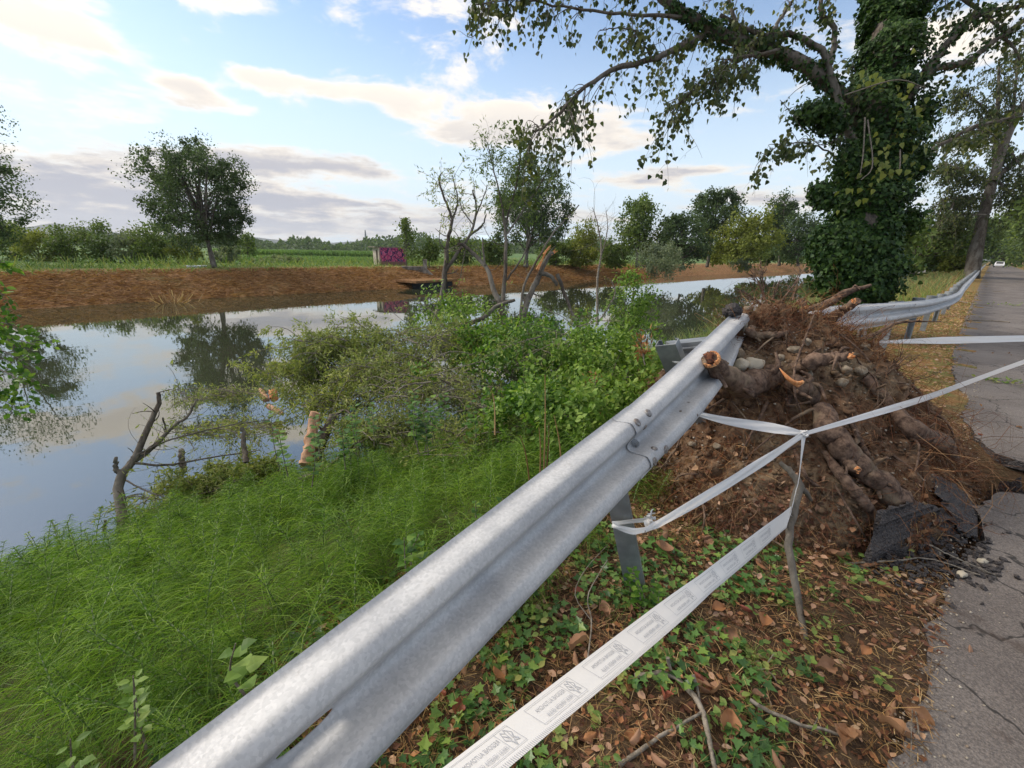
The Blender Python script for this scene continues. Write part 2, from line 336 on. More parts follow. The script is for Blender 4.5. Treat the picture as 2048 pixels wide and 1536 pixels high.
# ---------------------------------------------------------------- mesh tools
class MB:
    def __init__(s): s.V = []; s.T = []; s.n = 0; s.Q = []
    def add(s, v, faces, mat=0, smooth=True):
        v = np.asarray(v, float).reshape(-1, 3); faces = np.asarray(faces, np.int64)
        if len(faces) == 0: return
        (s.T if faces.shape[1] == 3 else s.Q).append((faces + s.n, mat, smooth)); s.V.append(v); s.n += len(v)
    def build(s, name, mats, parent=None, loc=None):
        me = bpy.data.meshes.new(name)
        V = np.concatenate(s.V) if s.V else np.zeros((0, 3))
        if loc is not None: V = V - np.asarray(loc)
        fs = s.T + s.Q
        loops = np.concatenate([f.ravel() for f, _, _ in fs]) if fs else np.zeros(0, int)
        cnt = np.concatenate([np.full(len(f), f.shape[1]) for f, _, _ in fs]) if fs else np.zeros(0, int)
        start = np.concatenate([[0], np.cumsum(cnt)[:-1]]) if len(cnt) else cnt
        me.vertices.add(len(V)); me.vertices.foreach_set('co', V.astype(np.float32).ravel())
        me.loops.add(len(loops)); me.loops.foreach_set('vertex_index', loops.astype(np.int32))
        me.polygons.add(len(cnt)); me.polygons.foreach_set('loop_start', start.astype(np.int32)); me.polygons.foreach_set('loop_total', cnt.astype(np.int32))
        me.polygons.foreach_set('material_index', np.concatenate([np.full(len(f), m) for f, m, _ in fs]).astype(np.int32) if fs else [])
        me.polygons.foreach_set('use_smooth', np.concatenate([np.full(len(f), sm) for f, _, sm in fs]).astype(bool) if fs else [])
        me.update(calc_edges=True); me.validate()
        for m in (mats if isinstance(mats, (list, tuple)) else [mats]): me.materials.append(MT[m])
        o = bpy.data.objects.new(name, me); COL.objects.link(o)
        if loc is not None: o.location = loc
        if parent is not None: o.parent = parent
        return o
def tag(o, label=None, cat=None, group=None, kind=None):
    if label: o['label'] = label
    if cat: o['category'] = cat
    if group: o['group'] = group
    if kind: o['kind'] = kind
    return o
def empty(name, loc, label, cat, group=None):
    o = bpy.data.objects.new(name, None); COL.objects.link(o); o.location = loc; o.empty_display_size = .2
    return tag(o, label, cat, group)
def part(mb, name, mats, parent, kind=None, label=None):
    o = mb.build(name, mats, parent, loc=np.array(parent.location)) if parent.type == 'EMPTY' else mb.build(name, mats, parent, loc=wloc(parent))
    o.location = (0, 0, 0)
    return tag(o, label, kind=kind)
def wloc(o):
    p = np.array(o.location)
    while o.parent is not None: o = o.parent; p = p + np.array(o.location)
    return p
def nrm(v): return v / (np.linalg.norm(v, axis=-1, keepdims=True) + 1e-9)
def spline(pts, n):
    P = np.asarray(pts, float); k = len(P)
    if k < 3: 
        tt = np.linspace(0, 1, n)[:, None]; return P[0] * (1 - tt) + P[-1] * tt
    Q = np.vstack([2 * P[0] - P[1], P, 2 * P[-1] - P[-2]])
    u = np.linspace(0, k - 1 - 1e-6, n); i = u.astype(int); t = (u - i)[:, None]
    a, b, c, d = Q[i], Q[i + 1], Q[i + 2], Q[i + 3]
    return .5 * (2 * b + (c - a) * t + (2 * a - 5 * b + 4 * c - d) * t ** 2 + (3 * b - a - 3 * c + d) * t ** 3)
def tube(mb, pts, rad, n=6, mat=0, cap=True, rough=0., capmat=None, nz=0., nf=8.):
    P = np.asarray(pts, float); m = len(P); r = np.interp(np.linspace(0, 1, m), np.linspace(0, 1, len(rad)), rad) if np.ndim(rad) else np.full(m, float(rad))
    T = nrm(np.gradient(P, axis=0)); a = np.array([0, 0, 1.]) if abs(T[0][2]) < .9 else np.array([1., 0, 0])
    U = np.zeros((m, 3)); u = nrm(np.cross(T[0], a))
    for i in range(m):
        u = u - T[i] * (u @ T[i]); u = u / (np.linalg.norm(u) + 1e-9); U[i] = u
    W = np.cross(T, U); th = np.arange(n) * 2 * np.pi / n
    rr = r[:, None] * (1 + (rough * rng.standard_normal((m, n)) if rough else 0)) * np.ones((1, n))
    V = P[:, None] + rr[..., None] * (np.cos(th)[None, :, None] * U[:, None] + np.sin(th)[None, :, None] * W[:, None])
    if nz:
        for a_ in range(m):
            for b_ in range(n): V[a_, b_] = P[a_] + (V[a_, b_] - P[a_]) * (1 + nz * mnoise.fractal(Vector(V[a_, b_]) * nf, 1., 2., 4) + nz * .8 * mnoise.noise(Vector((b_ * .9, a_ * .25, r[0] * 90))))
    i = np.arange(m - 1)[:, None] * n; j = np.arange(n)[None]; j2 = (j + 1) % n
    F = np.stack([i + j, i + j2, i + n + j2, i + n + j], -1).reshape(-1, 4)
    mb.add(V, F, mat)
    if cap:
        for e, c in ((0, P[0] - T[0] * r[0] * .1), (m - 1, P[-1] + T[-1] * r[-1] * .2)):
            ring = V[e]; f3 = [[k, (k + 1) % n, n] if e else [(k + 1) % n, k, n] for k in range(n)]
            mb.add(np.vstack([ring, c]), f3, capmat if capmat is not None and e else mat, False)
L_DIAMOND = (np.array([[0, 0, 0], [-.30, .45, .06], [0, 1, 0], [.30, .45, .06]]), np.array([[0, 3, 2], [0, 2, 1]]))
L_LONG = (np.array([[0, 0, 0], [-.13, .45, .03], [0, 1, -.06], [.13, .45, .03]]), np.array([[0, 3, 2], [0, 2, 1]]))
L_OVAL = (np.array([[0, 0, 0], [-.24, .22, .05], [-.30, .55, .05], [0, 1, -.05], [.30, .55, .05], [.24, .22, .05], [0, .5, 0]]),
          np.array([[0, 6, 1], [1, 6, 2], [2, 6, 3], [0, 5, 6], [5, 4, 6], [4, 3, 6]]))
L_HEART = (np.array([[0, 0, 0], [-.42, .12, .06], [-.40, .42, .05], [0, 1, -.08], [.40, .42, .05], [.42, .12, .06], [0, .4, 0]]),
           np.array([[0, 6, 1], [1, 6, 2], [2, 6, 3], [0, 5, 6], [5, 4, 6], [4, 3, 6]]))
iv = [[0, .05], [-.30, -.10], [-.28, .15], [-.55, .30], [-.26, .45], [0, 1.0], [.26, .45], [.55, .30], [.28, .15], [.30, -.10]]
L_IVY = (np.array([[x, y, .05 * abs(x) * 2] for x, y in iv] + [[0, .35, -.02]]), np.array([[k, 10, (k + 1) % 10] for k in range(10)])[:, ::-1])
def leaves(mb, tmpl, pos, dirs, ups, size, mat=0, widen=1.):
    V, F = tmpl; pos = np.asarray(pos); N = len(pos)
    if N == 0: return
    y = nrm(np.asarray(dirs)); x = nrm(np.cross(y, np.asarray(ups))); z = np.cross(x, y); s = np.broadcast_to(size, (N,))[:, None, None]
    W = pos[:, None] + s * (V[None, :, 0:1] * widen * x[:, None] + V[None, :, 1:2] * y[:, None] + V[None, :, 2:3] * z[:, None])
    FF = (F[None] + (np.arange(N) * len(V))[:, None, None]).reshape(-1, F.shape[1])
    mb.add(W.reshape(-1, 3), FF, mat, False)
def rdir(n, zlo=-1, zhi=1):
    z = rng.uniform(zlo, zhi, n); a = rng.uniform(0, 2 * np.pi, n); r = np.sqrt(np.clip(1 - z * z, 0, 1)); return np.stack([r * np.cos(a), r * np.sin(a), z], -1)
def ribbons(mb, P, W, mat=0, side=None):
    """P (N,k,3) centre lines, W (N,k) widths -> thin folded blades"""
    N, k, _ = P.shape; T = nrm(np.gradient(P, axis=1))
    sd = side if side is not None else nrm(np.cross(T, rdir(N)[:, None]))
    A = P - sd * W[..., None] / 2; B = P + sd * W[..., None] / 2
    V = np.stack([A, B], 2).reshape(N, 2 * k, 3)
    q = np.array([[2 * i, 2 * i + 1, 2 * i + 3, 2 * i + 2] for i in range(k - 1)])
    F = (q[None] + (np.arange(N) * 2 * k)[:, None, None]).reshape(-1, 4)
    mb.add(V.reshape(-1, 3), F, mat, False)
def fbm(p, s=1., o=4): return mnoise.fractal(Vector(p) * s, 1.0, 2.0, o)
def ico(sub=1):
    import bmesh
    bm = bmesh.new(); bmesh.ops.create_icosphere(bm, subdivisions=sub, radius=1); V = np.array([v.co[:] for v in bm.verts]); F = np.array([[v.index for v in f.verts] for f in bm.faces]); bm.free(); return V, F
ICO1, ICO2, ICO3 = ico(1), ico(2), ico(3)
def blob(mb, c, r, I=ICO2, jit=.18, mat=0, smooth=True, seed=0):
    V, F = I; d = np.array([1 + jit * 2 * mnoise.noise(Vector(v * 1.3) + Vector((seed * 3.7, 0, 0))) for v in V])
    a = rng.uniform(0, 6.28); R = np.array([[math.cos(a), -math.sin(a), 0], [math.sin(a), math.cos(a), 0], [0, 0, 1]])
    mb.add(np.asarray(c) + (V * d[:, None] * np.asarray(r)) @ R.T, F, mat, smooth)
def box(mb, lo, hi, mat=0):
    x0, y0, z0 = lo; x1, y1, z1 = hi
    V = [[x0, y0, z0], [x1, y0, z0], [x1, y1, z0], [x0, y1, z0], [x0, y0, z1], [x1, y0, z1], [x1, y1, z1], [x0, y1, z1]]
    mb.add(V, [[0, 3, 2, 1], [4, 5, 6, 7], [0, 1, 5, 4], [1, 2, 6, 5], [2, 3, 7, 6], [3, 0, 4, 7]], mat, False)
def obox(mb, c, ax, ay, az, mat=0):
    c, ax, ay, az = map(np.asarray, (c, ax, ay, az))
    V = [c + sx * ax + sy * ay + sz * az for sz in (-1, 1) for sx, sy in ((-1, -1), (1, -1), (1, 1), (-1, 1))]
    mb.add(V, [[0, 3, 2, 1], [4, 5, 6, 7], [0, 1, 5, 4], [1, 2, 6, 5], [2, 3, 7, 6], [3, 0, 4, 7]], mat, False)

# ---------------------------------------------------------------- the ground, the canal, the road
WZ = -1.55
def far_water_x(Y): return np.interp(Y, [-200, -12, -3.5, 3.4, 21, 49, 121, 400, 1500], [-32, -32, -32.6, -33.3, -33.5, -33.0, -30.7, -30, -30])
def near_water_x(Y): return np.interp(Y, [-50, 0, 4, 9, 15, 35, 60, 120, 400, 1500], [-5.7, -5.7, -5.9, -6.3, -6.3, -7.6, -8.6, -11, -11, -11])
def ground_z(X, Y):
    X = np.asarray(X, float); Y = np.asarray(Y, float)
    fw, nw = far_water_x(Y), near_water_x(Y)
    near = np.where(X > -1.35, 0., np.interp(np.clip((X - nw) / (-1.35 - nw), -1, 1), [-1, 0, .55, .85, 1], [-1.9, WZ, -.62, -.14, 0.]))
    far = np.interp(fw - X, [-6, 0, 1.0, 3.8, 5.4, 7.0], [-2.6, WZ, -1.25, -.35, -.03, 0.])
    mid = -2.9
    z = np.where(X > nw - 3, near, np.where(X < fw + 5, far, mid)); z = np.where((X <= nw - 1.5) & (X >= fw + 3), mid, z)
    und = .012 * np.sin(X * 5.1 + Y * 3.3) + .012 * np.sin(Y * 7.7 - X * 4.1)
    z = z + np.where((X < .2) & (X > nw), und, 0)
    # crater the root plate was torn out of, under the broken road edge
    cr = np.exp(-(((X - .62) / .62) ** 4 + ((Y - 4.98) / .42) ** 4)) * .42 + np.exp(-(((X - .22) / .16) ** 2 + ((Y - 3.45) / .22) ** 2)) * .22
    z = z - cr - np.where((X > .25), .03, 0)
    return z
def build_ground():
    def axis(segs):
        out = []
        for a, b, st in segs: out += list(np.arange(a, b, st))
        return np.array(out + [segs[-1][1]])
    xs = axis([(-6000, -600, 600), (-600, -100, 50), (-100, -50, 6), (-54, -30, .5), (-30, -12, 2), (-12, -2, .25), (-2, 1.6, .06), (1.6, 8, .8), (8, 60, 8), (60, 600, 60), (600, 6000, 900)])
    ys = axis([(-3000, -300, 450), (-300, -40, 26), (-40, -8, 3), (-8, 0, .5), (0, 9, .07), (9, 20, .3), (20, 60, 1.), (60, 200, 5), (200, 800, 40), (800, 7000, 620)])
    Xg, Yg = np.meshgrid(xs, ys); Z = ground_z(Xg, Yg)
    near = (np.abs(Xg) < 3) & (Yg > -1) & (Yg < 10) & (Xg < .3)
    for i, j in zip(*np.where(near)): Z[i, j] += .022 * fbm((Xg[i, j], Yg[i, j], 0), 3.5, 4)
    fb = (Xg < far_water_x(Yg) + 1) & (Xg > -54) & (Yg > -60) & (Yg < 200)
    for i, j in zip(*np.where(fb)): Z[i, j] += .10 * fbm((Xg[i, j], Yg[i, j] * .6, 5), 1.1, 4)
    V = np.stack([Xg, Yg, Z], -1).reshape(-1, 3); nx, ny = len(xs), len(ys)
    i = np.arange(ny - 1)[:, None] * nx; j = np.arange(nx - 1)[None]
    F = np.stack([i + j, i + j + 1, i + nx + j + 1, i + nx + j], -1).reshape(-1, 4)
    cx = V[F].mean(1); nw = near_water_x(cx[:, 1]); fw = far_water_x(cx[:, 1])
    mb = MB()
    m = np.where(cx[:, 0] > -1.75, 0, np.where(cx[:, 0] > (nw + fw) / 2, 1, np.where(cx[:, 0] > fw - 9.5, 2, 3)))
    mb.V.append(V); mb.n = len(V)
    for k in range(4): mb.Q.append((F[m == k], k, True))
    tag(mb.build('ground', ['verge', 'bank_soil', 'far_bank', 'field']), kind='structure')
    mb = MB(); Ys = [-900, -60, 0, 20, 60, 200, 1500]
    mb.add([[x, y, WZ] for y in Ys for x in (-40, -3)], [[2 * k, 2 * k + 1, 2 * k + 3, 2 * k + 2] for k in range(len(Ys) - 1)])
    tag(mb.build('water', 'water'), kind='structure')
build_ground()
def slab(mb, top, thick, mat=0, side=1, rough=.012, sub=.06, dirv=(0, 0, -1), inner=.0):
    """broken slab: a polygon given by 3D points, its edges subdivided and made ragged, extruded"""
    P = []
    for a, b in zip(top, list(top[1:]) + [top[0]]):
        a, b = np.array(a), np.array(b); n = max(1, min(60, int(np.linalg.norm(b - a) / sub)))
        for k in range(n): 
            q = a + (b - a) * k / n; j = rough if np.linalg.norm(b - a) < 9 else 0; P.append(q + np.array([rng.normal() * j, rng.normal() * j, 0]))
    P = np.array(P); n = len(P); D = np.array(dirv) * thick
    low = P + D + rng.normal(size=(n, 3)) * rough * .8
    c = P.mean(0)
    from mathutils.geometry import tessellate_polygon
    tri = tessellate_polygon([[Vector(p) for p in P]])
    tri = np.array(tri); a, b, cc = P[tri[0][0]], P[tri[0][1]], P[tri[0][2]]
    if np.cross(b - a, cc - a) @ D > 0: tri = tri[:, ::-1]
    mb.add(P, tri, mat, False)
    V = np.vstack([P, low]); k = np.arange(n); k2 = (k + 1) % n
    mb.add(V, np.stack([k, k2, k2 + n, k + n], -1), side, False); mb.add(low, tri[:, ::-1], side, False)
def build_road():
    mb = MB(); z = .012
    near = [(-.02 + .2, -6, z), (.19, 0, z), (.18, 1.0, z), (.16, 1.6, z), (.20, 2.1, z), (.19, 2.5, z), (.24, 2.9, z), (.30, 3.3, z), (.36, 3.75, z), (.33, 4.15, z), (.42, 4.55, z), (.58, 4.66, z), (.9, 4.72, z), (1.4, 4.66, z), (2.2, 4.9, z), (4.4, 4.9, z), (4.4, -6, z)]
    far = [(4.4, 5.15, z), (2.3, 5.1, z), (1.5, 5.25, z), (.95, 5.3, z), (.60, 5.42, z), (.40, 5.5, z), (.30, 5.9, z), (.16, 6.6, z), (.20, 7.4, z), (.05, 8.4, z), (-.02, 9.3, z), (-.1, 11, z), (-.12, 14, z), (-.16, 20, z), (-.25, 60, z), (-.4, 900, z), (4.4, 900, z)]
    slab(mb, near, .085); slab(mb, far, .085)
    tag(mb.build('road', ['asphalt', 'broken_asphalt']), kind='structure')
build_road()

# ---------------------------------------------------------------- guardrail torn up by the root plate
WSEC = spline([(0, 0), (.018, .010), (.034, .052), (.048, .076), (.066, .083), (.086, .083), (.102, .076), (.125, .032), (.140, .010), (.155, .004), (.170, .010), (.185, .032), (.208, .076), (.224, .083), (.244, .083), (.262, .076), (.276, .052), (.292, .010), (.310, 0)], 46)
def wbeam(mb, path, dns, step=.05, off=0., hole=None, th=.003, bulge=None):
    """path: points along the top edge; dns: the section's downward direction at each of them"""
    path = np.array(path, float); L = np.concatenate([[0], np.cumsum(np.linalg.norm(np.diff(path, axis=0), axis=1))]); n = max(2, int(L[-1] / step))
    P = spline(path, n); Dn = nrm(spline(dns, n)); T = nrm(np.gradient(P, axis=0)); Dn = nrm(Dn - T * (Dn * T).sum(1, keepdims=True)); O = nrm(np.cross(Dn, T)) 
    s = WSEC; m = len(s)
    sn = np.gradient(s, axis=0); nn = nrm(np.stack([-sn[:, 1], sn[:, 0]], -1))   # (down, out) normal
    a = P[:, None] + Dn[:, None] * s[None, :, 0:1] + O[:, None] * (s[None, :, 1:2] + off)
    b = a - (Dn[:, None] * nn[None, :, 0:1] + O[:, None] * nn[None, :, 1:2]) * th
    if bulge is not None: dv = bulge(n, m); a = a + dv; b = b + dv
    V = np.concatenate([a.reshape(-1, 3), b.reshape(-1, 3)]); NB = n * m
    i, j = np.meshgrid(np.arange(n - 1), np.arange(m - 1), indexing='ij'); keep = np.ones(i.shape, bool)
    if hole:
        (i0, i1, j0, j1) = hole; keep[i0:i1, j0:j1] = False
        for (ii, jj, di, dj) in ((i0, j0, 1, 1), (i0, j1, 1, -1), (i1, j0, -1, 1), (i1, j1, -1, -1)):
            for base in (0, NB):
                v0 = base + ii * m + jj; v1 = base + (ii + di) * m + jj + dj; V[v0] = V[v0] * .68 + V[v1] * .32
    q = np.stack([i * m + j, (i + 1) * m + j, (i + 1) * m + j + 1, i * m + j + 1], -1)[keep]
    mb.add(V, np.concatenate([q[:, ::-1], q + NB]), 0)
    # rim
    e = []
    for k in range(n - 1): e += [[k * m, (k + 1) * m, NB + (k + 1) * m, NB + k * m], [NB + k * m + m - 1, NB + (k + 1) * m + m - 1, (k + 1) * m + m - 1, k * m + m - 1]]
    for k in range(m - 1): e += [[k + 1, k, NB + k, NB + k + 1], [(n - 1) * m + k, (n - 1) * m + k + 1, NB + (n - 1) * m + k + 1, NB + (n - 1) * m + k]]
    mb.add(V, e, 0, False)
    return a, O, T, Dn
def post_mesh(mb, base, top, fwd, w=.10, d=.055, th=.005):
    """C-section post: web towards fwd, two flanges"""
    base, top, fwd = map(np.asarray, (base, top, fwd)); up = nrm(top - base); f_ = nrm(fwd - up * (fwd @ up)); s = np.cross(up, f_); c = (base + top) / 2; h = np.linalg.norm(top - base) / 2
    obox(mb, c, s * w / 2, f_ * th / 2, up * h)
    for sg in (-1, 1):
        obox(mb, c + s * sg * (w / 2 - th / 2) - f_ * (d / 2 + th / 2), s * th / 2, f_ * d / 2, up * h)
        obox(mb, c + s * sg * (w / 2 - .014) - f_ * (d + th), s * .009, f_ * th / 2, up * h)
def bolt_mb(c, n_, r=.013):
    mb = MB(); V, F = ICO2; n_ = nrm(n_); a = nrm(np.cross(n_, [0, 0, 1.])); b = np.cross(n_, a)
    q = V.copy(); q[:, 2] = np.clip(q[:, 2], 0, 1) ** 1.0 * .38
    mb.add(c + r * (q[:, 0:1] * a + q[:, 1:2] * b + q[:, 2:3] * n_), F); return mb
def build_near_rail():
    root = empty('guardrail', (-1.0, 1.5, 0), 'galvanised steel W-beam guardrail torn upwards, its far end lodged in the root mound', 'guardrail')
    d1 = ray(1813, 390); side = nrm(np.cross(d1, [0, 0, 1.])); dn0 = -np.cross(side, d1); th = math.radians(30)
    dn = np.cos(th) * dn0 + np.sin(th) * side
    P0 = np.array([-.81, -.11, .76])
    path = [P0 + d1 * k for k in (-1.3, -.4, .5, 1.4, 1.86)]
    mb = MB(); a1, O1, T1, D1 = wbeam(mb, path, [dn] * 5, .035, hole=None)
    part_hole = None
    # the slot is punched in the side of the upper corrugation, near the lower picture edge
    mb = MB(); tgt = np.array([602, 1478.]); best = None
    for i in range(a1.shape[0]):
        for j in range(8, 24):
            q = RC @ (a1[i, j] - EYE)
            if q[2] <= 0: continue
            e = math.hypot(1024 + FPX * q[0] / q[2] - tgt[0], 768 + FPX * q[1] / q[2] - tgt[1])
            if best is None or e < best[0]: best = (e, i, j)
    _, bi, bj = best
    wbeam(mb, path, [dn] * 5, .035, hole=(bi - 1, bi + 2, bj - 1, bj + 2)); part(mb, 'beam', 'steel', root)
    J = P0 + d1 * 1.70
    F = PX(1450, 638, 3.15); Fd = F + nrm(F - J) * .25
    mid = (J + F) / 2 + np.array([.03, 0, .02])
    dn2 = nrm(dn + np.array([.10, .0, -.02])); dn3 = nrm(np.array([.30, -.15, -.9]))
    def bulge(n, m):
        dv = np.zeros((n, m, 3)); i = np.linspace(0, 1, n)[:, None]; j = np.linspace(0, 1, m)[None]
        w = np.clip((i - .35) / .65, 0, 1) ** 1.4 * np.clip((j - .45) / .55, 0, 1)
        dv += w[..., None] * (np.array([-.10, 0, .045])[None, None]); return dv
    mb = MB(); a2, O2, T2, D2 = wbeam(mb, [J, J + d1 * .22 + [-.002, 0, 0], mid, F, Fd], [dn, dn, dn2, dn3, dn3], .035, off=.009, bulge=bulge)
    part(mb, 'beam', 'steel', root)
    # oval headed bolts of the lap joint
    for (i, j) in ((3, 9), (12, 9), (3, 36), (12, 36), (8, 15), (8, 30)):
        c = a2[i, j]; nn = nrm(np.cross(a2[i, j + 1] - a2[i, j - 1], a2[i + 1, j] - a2[i - 1, j])); nn = nn * np.sign(nn @ (EYE - c))
        o = part(bolt_mb(c, nn, .021 if i != 8 else .016), 'bolt', 'bolt_steel', root)
    for (i, j) in ((20, 28), (22, 28), (21, 36)):
        if i < a2.shape[0] - 1:
            c = a2[i, j]; nn = nrm(np.cross(a2[i, j + 1] - a2[i, j - 1], a2[i + 1, j] - a2[i - 1, j])); nn = nn * np.sign(nn @ (EYE - c)); part(bolt_mb(c, nn, .008), 'bolt', 'bolt_steel', root)
    # folded tab in the valley of the joint
    mb = MB(); c = a2[5, 22]; nn = O2[5]
    for k in (-1, 0, 1):
        pts = [c + T2[5] * (.012 * k - .02) - D2[5] * .03 + nn * .004, c + T2[5] * .012 * k + nn * .022, c + T2[5] * (.012 * k + .018) + D2[5] * .03 + nn * .004]
        tube(mb, spline(pts, 6), .0045, 5)
    part(mb, 'clip', 'dark_steel', root)
    # near post, bent over towards the road
    mb = MB(); base = at_z(1283, 1176, 0.02) + [0, 0, -.12]; top = PX(1222, 930, 1.98)
    post_mesh(mb, base, top + nrm(top - base) * .12, np.array([.55, -.8, 0])); o = part(mb, 'post', 'dark_steel', root)
    # behind the raised rail: the pulled post and its corrugated spacer
    mb = MB(); b0 = PX(1395, 850, 3.05); t0 = PX(1330, 690, 2.75); post_mesh(mb, b0, t0, nrm(EYE - t0) * [1, 1, 0] + [-.4, 0, 0], .14, .06); part(mb, 'post', 'dark_steel', root)
    mb = MB(); c = PX(1385, 704, 2.95); ux = PX(1440, 694, 2.95) - PX(1350, 704, 2.95); ux = nrm(ux); uy = nrm(np.cross(ux, [0.2, .2, 1])); uz = np.cross(ux, uy); 
    obox(mb, c, ux * .17, uy * .05, uz * .085)
    for k in (-1, 0, 1): 
        pts = [c - ux * .165 + uz * (.045 * k) - uy * .055, c + ux * .165 + uz * (.045 * k) - uy * .055]; tube(mb, spline(pts, 3), .013, 6)
        pts = [c - ux * .165 + uz * (.045 * k) + uy * .055, c + ux * .165 + uz * (.045 * k) + uy * .055]; tube(mb, spline(pts, 3), .013, 6)
    part(mb, 'spacer', 'dark_steel', root)
    # lump of tar and soil stuck on the rail's end
    mb = MB(); 
    for k in range(5): blob(mb, PX(1462 + rng.normal() * 4, 622 + rng.normal() * 4, 3.22), (.045, .05, .04), ICO2, .5, seed=k)
    part(mb, 'tar_lump', 'broken_asphalt', root)
    return a2, O2, T2, D2
A2, O2, T2, D2 = build_near_rail()
def build_far_rail():
    root = empty('guardrail', (-.9, 7, 0), 'galvanised guardrail beyond the root mound, bent aside and running away along the road', 'guardrail')
    pts = [PX(1560, 640, 3.9) + [-.15, 0, 0], PX(1645, 614, 4.7), PX(1735, 608, 5.5), PX(1800, 604, 6.9), PX(1862, 598, 8.7), PX(1912, 586, 12.5)]
    pts += [np.array([-.52, 24, .76]), np.array([-.55, 34, .75]), np.array([-.62, 55, .75]), np.array([-.75, 90, .75]), np.array([-.9, 160, .75])]
    dn = [np.array([.42, -.1, -.9])] * 3 + [np.array([.25, 0, -1.])] + [np.array([.03, 0, -1.])] * 7
    pts = np.array(pts); 
    # cut into 4 m beams that overlap
    P = spline(pts, 1200); Dn = nrm(spline(dn, 1200)); s = np.concatenate([[0], np.cumsum(np.linalg.norm(np.diff(P, axis=0), axis=1))])
    cuts = [0, 1.55, 5.6, 9.6, 13.6, 17.6, 21.6, 25.6, 29.6, 37.6, 45.6, 61, 93, 150]
    for k, (u, v) in enumerate(zip(cuts[:-1], cuts[1:])):
        i = np.searchsorted(s, [u, min(v + (.22 if k < 9 else 0), s[-1] - .05)]); idx = np.linspace(i[0], i[1], 7 if k < 10 else 12).astype(int)
        mb = MB(); a, O, T, D = wbeam(mb, P[idx], Dn[idx], .12 if k < 6 else .5, off=-.006 * (k % 2)); part(mb, 'beam', 'steel', root)
        if k in (1, 2, 3):
            for (ii, jj) in ((1, 9), (1, 36), (1, 22)):
                c = a[ii, jj]; part(bolt_mb(c, O[ii], .018), 'bolt', 'bolt_steel', root)
    for k, u in enumerate([1.75, 3.5, 5.5, 7.7, 9.8] + list(np.arange(12, 150, 2.25))):
        if k > 42: break
        i = min(np.searchsorted(s, u), 1199); c = P[i]; T = nrm(P[min(i + 3, 1199)] - P[max(i - 3, 0)]); out = nrm(np.cross(Dn[i], T)); 
        mb = MB(); pb = c - out * .16; zb = float(ground_z(pb[0], pb[1])); lean = np.array([-.0, 0, 0]) if k > 1 else out * -.08
        post_mesh(mb, [pb[0], pb[1], zb - .1] - lean, [pb[0], pb[1], c[2] - .02], T if k % 2 else -T); part(mb, 'post', 'dark_steel', root)
        if k > 0:
            mb = MB(); h = np.array([0, 0, 1.]); cc = c - out * .12 + Dn[i] * .14
            n = 14
            for q in range(n):
                a0, a1_ = 2 * np.pi * q / n, 2 * np.pi * (q + 1) / n
                p0 = cc + T * .12 * math.cos(a0) - out * (.05 + .10 * math.sin(a0)); p1 = cc + T * .12 * math.cos(a1_) - out * (.05 + .10 * math.sin(a1_))
                mb.add([p0 - h * .11, p1 - h * .11, p1 + h * .16, p0 + h * .16], [[0, 1, 2, 3]]); mb.add([p0 + h * .16, p1 + h * .16, cc - out * .05 + h * .16], [[0, 1, 2]])
            part(mb, 'spacer', 'dark_steel', root)
build_far_rail()

# ---------------------------------------------------------------- uprooted tree: root plate, roots, stones
MB_ = [(-1.75, 2.95, -.15), (-1.35, 2.55, -.12), (-.95, 2.35, -.06), (-.55, 2.5, -.05), (-.15, 2.72, -.05), (.12, 3.15, -.06), (.30, 3.9, -.12), (.42, 4.7, -.25)]
MC_ = [(-1.95, 3.3, .35), (-1.55, 3.3, .85), (-1.28, 3.55, 1.17), (-1.10, 3.9, 1.27), (-.78, 4.2, 1.25), (-.44, 4.45, .95), (-.08, 4.8, .48), (.25, 5.1, .02)]
MD_ = [(-2.4, 3.5, -.5), (-2.3, 3.9, -.5), (-2.0, 4.5, -.5), (-1.7, 5.0, -.4), (-1.2, 5.4, -.35), (-.7, 5.7, -.3), (-.2, 5.7, -.3), (.25, 5.6, -.35)]
def mound_point(s, t):
    """s along the plate, t 0 foot - 1 crest - 1.4 back"""
    k = s * 7; i = min(int(k), 6); f_ = k - i
    B, C, D = (np.array(Q[i]) * (1 - f_) + np.array(Q[i + 1]) * f_ for Q in (MB_, MC_, MD_))
    if t <= 1:
        p = B + (C - B) * t; p[2] = B[2] + (C[2] - B[2]) * (t ** 1.15 * .85 + .15 * math.sin(t * math.pi / 2))
        out = np.array([.45, -.8, 0]); p = p + out * .18 * math.sin(t * math.pi) * (1 - abs(s - .45))
    else: p = C + (D - C) * ((t - 1) / .4)
    return p
